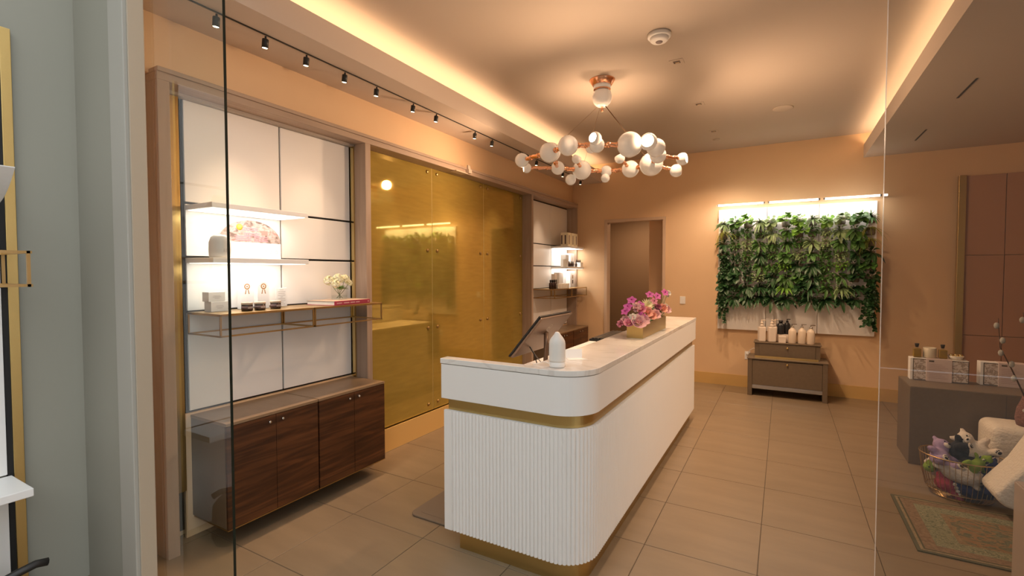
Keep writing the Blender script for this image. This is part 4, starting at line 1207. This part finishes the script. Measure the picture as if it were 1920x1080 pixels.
def pouch(x, y, label):
    t = thing('tall_carton', (x, y, WZ), label, 'box', 'tall white cartons with medallion')
    MB().box(-.022, .022, -.042, .042, 0, .205).build('carton', white_m, t, bevel=.002)
    q = MB()
    for k in range(20):
        a0, a1 = 2 * PI * k / 20, 2 * PI * (k + 1) / 20
        q.poly([(.0226, r * math.cos(a_), .150 + r * math.sin(a_)) for r, a_ in ((.020, a0), (.020, a1), (.012, a1), (.012, a0))])
        q.poly([(.0226, r * math.cos(a_), .150 + r * math.sin(a_)) for r, a_ in ((.006, a0), (.006, a1), (.001, a1), (.001, a0))])
    for sx in (-1, 1):
        q.poly([(.0226, sx * .004, .130), (.0226, sx * .010, .128), (.0226, sx * .016, .100), (.0226, sx * .009, .100)])
    for k in range(8):
        a_ = PI * (k + .5) / 8
        q.poly([(.0226, .024 * math.cos(a_ - .08), .15 + .024 * math.sin(a_ - .08)), (.0226, .024 * math.cos(a_ + .08), .15 + .024 * math.sin(a_ + .08)), (.0226, .030 * math.cos(a_), .15 + .030 * math.sin(a_))])
    q.build('medallion_print', prg, t)
pouch(-3.13, 1.905, 'left tall white carton with gold rosette print behind the jars')
pouch(-3.09, 1.995, 'right tall white carton with gold rosette print behind the jars')
t = thing('info_card', (-3.08, 2.135, WZ), 'standing white text card right of the dark jars', 'card')
MB().box(-.02, .02, -.042, .042, 0, .006).build('foot', clearg, t)
MB().box(-.003, .003, -.042, .042, .006, .135).build('card', pc, t, bevel=.001)
def clines(t):
    q = MB()
    for i in range(9):
        ww = (.05, .03, .06, .055, .02, .06, .05, .058, .03)[i]
        q.box(.0031, .0036, -ww / 2, ww / 2, .02 + i * .0125, .0225 + i * .0125)
    q.build('printed_lines', prt, t)
clines(t)
# red book and flower vase
t = thing('book', (-3.005, 2.58, WZ), 'dark pink hardcover book lying under the flower vase', 'book', rz=.10)
cov = mat('raspberry_cover', (.40, .045, .085), .4)
MB().box(-.14, .128, -.185, .185, .003, .029).build('pages', mat('book_pages', (.78, .68, .56), .8), t)
MB().box(-.145, .133, -.19, .19, .029, .032).build('front_cover', mat('tan_cover', (.55, .40, .30), .5), t)
MB().box(-.145, .133, -.19, .19, 0, .003).build('back_cover', cov, t)
MB().box(.1285, .135, -.19, .19, .0, .032).build('spine', cov, t, bevel=.001)
q = MB()
x_ = -.17
rr = random.Random(3)
for k in range(26):
    wl_ = rr.uniform(.004, .009)
    if k not in (6, 7, 14, 20): q.box(.1351, .1356, x_, x_ + wl_, .012, .020)
    x_ += wl_ + .003
q.box(.1351, .1356, .165, .175, .011, .021)
q.build('spine_lettering', mat('pale_print', (.75, .5, .5), .6), t)
vz = WZ + .0325
t = thing('flower_vase', (-3.03, 2.60, vz), 'clear glass vase with white blooms standing on the pink book', 'vase')
MB().box(-.045, .045, -.045, .045, 0, .112).build('glass', clearg, t, bevel=.004)
MB().box(-.040, .040, -.040, .040, .004, .035).build('water', clearg, t)
MB().box(-.042, .042, -.042, .042, .0005, .006).build('glass_base', mat('glass_bottom', (.6, .55, .48), .1), t)
BL = [(-.035, -.07, .135, 'leftmost white bloom in the glass vase on the book', 1.35), (.01, -.02, .15, 'middle white bloom in the glass vase on the book', 1.4), (0, .055, .145, 'right white bloom in the glass vase on the book', 1.3), (.015, .085, .115, 'small drooping white bloom at the right of the glass vase', .9), (.03, -.06, .11, 'low front white bloom in the glass vase on the book', 1.1)]
FCOL['creamw'] = mat('petal_creamy_white', (.86, .82, .58), .7)
for dx, dy, dz, lab, sc in BL:
    flower('hydrangea', 'creamw', (-3.03 + dx, 2.60 + dy, vz + dz + .012), (.5, dy * 4, .8), sc * .82, lab, 'white blooms in the glass vase', (-3.03 - dx * .3, 2.60 - dy * .3, vz + .01), 'white_bloom')
t = thing('leaf_sprig', (-3.03, 2.61, vz + .075), 'light green leaves between the white blooms', 'leaves')
lb = MB()
for k in range(14):
    a_ = rng.uniform(0, 2 * PI)
    leaf(lb, (0, 0, 0), (math.cos(a_) * .6 + .3, math.sin(a_), rng.uniform(.3, 1)), (0, 0, 1), .07, .028, .3)
lb.build('foliage', leafm[1], t)
# arched sign and ceramic jar on shelf 2
SZ = 1.7415
t = thing('arched_sign', (-3.17, 1.98, SZ), 'white standing sign printed with an arched picture of pink books', 'sign')
MB().box(-.006, .006, -.215, .215, 0, .115).build('text_board', pc, t, bevel=.001)
q = []
for i in range(25):
    a_ = PI * i / 24
    q.append((-.235 * math.cos(a_) + -.0, .115 + .145 * math.sin(a_)))
Ms = Matrix(((0, 0, 1, 0), (1, 0, 0, 0), (0, 1, 0, 0), (0, 0, 0, 1)))
sign_m = ramp_mat('sign_photo', 20, (1, 1, 1.6), [(.35, (.16, .10, .08)), (.47, (.36, .27, .23)), (.55, (.46, .36, .33)), (.7, (.34, .17, .14))], .6, .6, 2)
q2 = [(-.21, .115)] + [( .215 * -math.cos(PI * i / 24), .115 + .15 * math.sin(PI * i / 24)) for i in range(1, 24)] + [(.21, .115)]
MB().prism(q2, -.006, .006, Ms).build('arched_picture', sign_m, t)
q = MB()
for (y_, z_, w__, n_) in ((-.06, .125, .11, 3), (.0, .16, .11, 2), (.065, .125, .10, 3), (-.01, .195, .11, 2)):
    for k in range(n_):
        q.box(.0062, .0068, y_ - w__ / 2, y_ + w__ / 2, z_ + k * .013, z_ + k * .013 + .006)
q.build('printed_books', mat('print_pink', (.62, .22, .26), .6), t)
q = MB(); q.box(.0062, .0067, .07, .115, .17, .20); q.build('printed_box', mat('print_brown', (.33, .20, .17), .6), t)
MB().lathe([(0, 0), (.022, 0), (0, .0008)], 18, (.0062, -.085, .215), Matrix.Rotation(PI / 2, 4, 'Y')).build('printed_lemon', mat('print_yellow', (.75, .62, .08), .6), t)
q = MB()
for i in range(12):
    q.box(.0062, .0066, -.09 + i * .017, -.078 + i * .017, .052, .066)
for i in range(9):
    q.box(.0062, .0066, -.05 + i * .014, -.041 + i * .014, .032, .040)
q.build('printed_text', mat('print_pale', (.66, .60, .56), .6), t)
q = MB()
for y_ in (-.125, .135, .18):
    q.lathe([(.012, 0), (.0095, 0)], 16, (.0063, y_, .055), Matrix.Rotation(PI / 2, 4, 'Y'), cap=False)
q.build('printed_icons', prt, t)
t = thing('ceramic_jar', (-2.985, 1.665, SZ), 'rounded white ceramic jar in front of the arched sign', 'jar')
MB().lathe([(0, 0), (.052, 0), (.058, .006), (.060, .05), (.058, .095), (.048, .125), (.028, .140), (0, .143)], 30).build('body', mat('white_ceramic', (.66, .63, .58), .4), t)
MB().box(.0585, .0605, -.010, -.006, .035, .055).build('mark', prt, t)
MB().box(.0585, .0605, .002, .006, .035, .055).build('mark', prt, t)

# ================================================================ far display: products
def fc(*a_, **k_): return carton(*a_, **k_)
yel = mat('ivory_yellow_card', (.80, .72, .52), .5)
def slot(t): MB().box(.0605, .0612, -.012, .012, .03, .16).build('window_slot', prd, t)
for k, (y, lab) in enumerate(((7.02, 'left'), (7.17, 'middle'), (7.31, 'right'))):
    t = fc('tall_box', -3.0, y, 2.0665, .12, .125, .21, yel, '%s tall ivory box on the top shelf of the far display' % lab, 'tall ivory boxes')
    for s_ in (-1, 1):
        MB().box(-.01 + s_ * .03 - .012, -.01 + s_ * .03 + .012, -.0632, -.0626, .03, .17).build('window_slot', prd, t)
    MB().box(.0601, .0607, -.012, .012, .03, .17).build('window_slot', prd, t)
blk2 = mat('dark_vial', (.05, .025, .018), .25)
vm = mat('dark_vial_cap', (.02, .015, .012), .4)
def vial(x, y, z, h, r, label, group):
    t = thing('small_bottle', (x, y, z), label, 'bottle', group)
    MB().lathe([(0, 0), (r, 0), (r, h * .6), (r * .45, h * .72), (r * .45, h * .76), (0, h * .76)], 14).build('body', blk2, t)
    MB().lathe([(0, h * .76), (r * .6, h * .76), (r * .55, h), (0, h)], 12).build('cap', vm, t)
SZf = 1.7415
fc('low_carton', -2.985, 6.975, SZf, .06, .05, .115, ivory, 'ivory carton leftmost on the lower shelf of the far display', 'cartons on the far lower shelf')
for k in range(4):
    y = (7.02, 7.10, 7.17, 7.31)[k]
    vial(-2.94, y, SZf, .085, .017, '%s tiny dark bottle from left on the far lower shelf' % ORD[k], 'tiny dark bottles on the far lower shelf')
fc('low_carton', -3.05, 7.10, SZf, .09, .12, .19, greyc, 'tall grey carton behind the tiny bottles on the far lower shelf', 'cartons on the far lower shelf')
fc('low_carton', -3.0, 7.245, SZf, .05, .06, .08, ivory, 'small ivory carton between the tiny bottles on the far lower shelf', 'cartons on the far lower shelf')
fc('low_carton', -3.08, 7.40, SZf, .08, .16, .22, white_m, 'tall white carton at right on the far lower shelf', 'cartons on the far lower shelf', extra=lambda t: lines(t, .0402, .03, .08, 10, .008, prg))
t = fc('display_box', -2.965, 7.495, SZf, .10, .10, .075, white_m, 'low white box carrying mini jars at the right end of the far shelf', 'cartons on the far lower shelf')
for k in range(4):
    vial(-2.995 + .022 * k, 7.46, SZf + .0755, .045, .010, '%s mini jar from left on the low white box, far shelf' % ORD[k], 'mini jars on the low white box')
for k in range(3):
    vial(-2.935 + (k - 1) * .015, 6.345 + k * .045, WZ, .135 - .0 * k, .022, '%s dark dropper bottle from left on the far gold shelf' % ORD[k], 'dark dropper bottles on the far gold shelf')
for k in range(6):
    y = 6.50 + k * .073
    fc('row_carton', -2.91, y, WZ, .055, .058, .075, ivory, '%s ivory carton from left in the row on the far gold shelf' % ORD[k], 'row of ivory cartons on the far gold shelf')
for k in range(4):
    vial(-2.98, 6.46 + k * .055, WZ, .135, .015, '%s slim dark bottle behind the ivory carton row, from left' % ORD[k], 'slim dark bottles behind the carton row')
fc('tall_carton', -3.09, 6.95, WZ, .09, .16, .24, greyc, 'tall grey carton behind the ivory carton row on the far gold shelf', 'tall cartons on the far gold shelf')
fc('tall_carton', -3.10, 6.80, WZ, .06, .07, .22, wht, 'slim tall carton left of the tall grey one on the far gold shelf', 'tall cartons on the far gold shelf')
t = fc('tall_carton', -3.06, 7.36, WZ, .08, .20, .26, white_m, 'large white carton with dark print on the far gold shelf', 'tall cartons on the far gold shelf')
MB().box(.0402, .0408, -.022, .022, .14, .20).build('print', prg, t)
MB().box(.0402, .0408, -.022, .022, .06, .12).build('print', prd, t)

# ================================================================ street-side display at the far left
sd = thing('street_display', (-3.2755, .80, .0), 'gold-edged display with white panels at the far left edge', 'display')
MB().box(.0, .030, .008, .047, .0, 2.82).build('gold_edge', brass, sd, bevel=.002)
MB().box(.0, .024, -.012, .008, .0, 2.82).build('black_strip', black_m, sd)
for a_, b_ in ((.02, .66), (.675, 1.58), (1.595, 2.2), (2.215, 2.81)):
    MB().box(.0, .026, -1.3, -.014, a_, b_).build('panel', panel_m, sd, bevel=.002)
t = thing('street_shelf', (-3.249, .80, .669), 'white floating shelf at the far left edge, in front of the glass', 'shelf')
MB().box(0, .285, -1.3, 0, -.037, 0).build('board', white_m, t, bevel=.003)
MB().box(.0, .02, -1.3, -.02, -.05, -.037).build('bracket', white_m, t)
t = thing('wire_shelf', (-3.249, .16, 1.589), 'gold wire box shelf at the far left edge, in front of the glass', 'shelf')
d_, h_, W_ = .335, .16, .64
for y in (.0, W_ - .006):
    for x in (.005, d_ - .005):
        MB().rod((x, y, .006), (x, y, h_ - .006), .012).build('upright', brass_d, t)
    MB().rod((.005, y, .006), (d_ - .005, y, .006), .012).build('lower_bar', brass_d, t)
    MB().rod((.005, y, h_ - .006), (d_ - .005, y, h_ - .006), .012).build('upper_bar', brass_d, t)
for x in (.005, d_ - .005):
    MB().rod((x, 0, .006), (x, W_, .006), .012).build('lower_bar', brass_d, t)
    MB().rod((x, 0, h_ - .006), (x, W_, h_ - .006), .012).build('upper_bar', brass_d, t)
t = thing('curved_lamp', (-3.24, .765, 1.93), 'white curved shade curling out at the far left edge', 'lamp')
q = MB(); prev = None
for i in range(13):
    u = i / 12
    x = .31 * u; z = .19 - .19 * (1 - u) ** 2 * .9 - .0 + .0
    row = [(x, -.6, .03 + .15 * u ** 2.2), (x, 0, .03 + .15 * u ** 2.2), (x, 0, .03 + .15 * u ** 2.2 + .05 * (1 - u) + .004), (x, -.6, .03 + .15 * u ** 2.2 + .05 * (1 - u) + .004)]
    row = [q.bm.verts.new(p) for p in row]
    if prev:
        for k in range(4): q.bm.faces.new((prev[k], prev[(k + 1) % 4], row[(k + 1) % 4], row[k]))
    else: q.bm.faces.new(row)
    prev = row
q.bm.faces.new(prev[::-1])
q.build('shade', white_m, t)
MB().box(0, .04, -.3, -.25, -.02, .06).build('wall_mount', brass_d, t)
t = thing('black_bag', (-2.95, .62, .0), 'black fabric bag handle at the bottom left corner', 'bag')
MB().lathe([(0, 0), (.16, 0), (.18, .05), (.17, .24), (.14, .27), (0, .27)], 20, M=Matrix.Diagonal((.6, 1, 1, 1))).build('body', blackp, t, smooth=True)
q = MB(); pts = [(.03, -.10, .26), (.04, 0, .31), (.05, .10, .335), (.05, .16, .345), (.05, .20, .335)]
q.tube(pts, .018, 8)
q.build('handle', blackp, t)
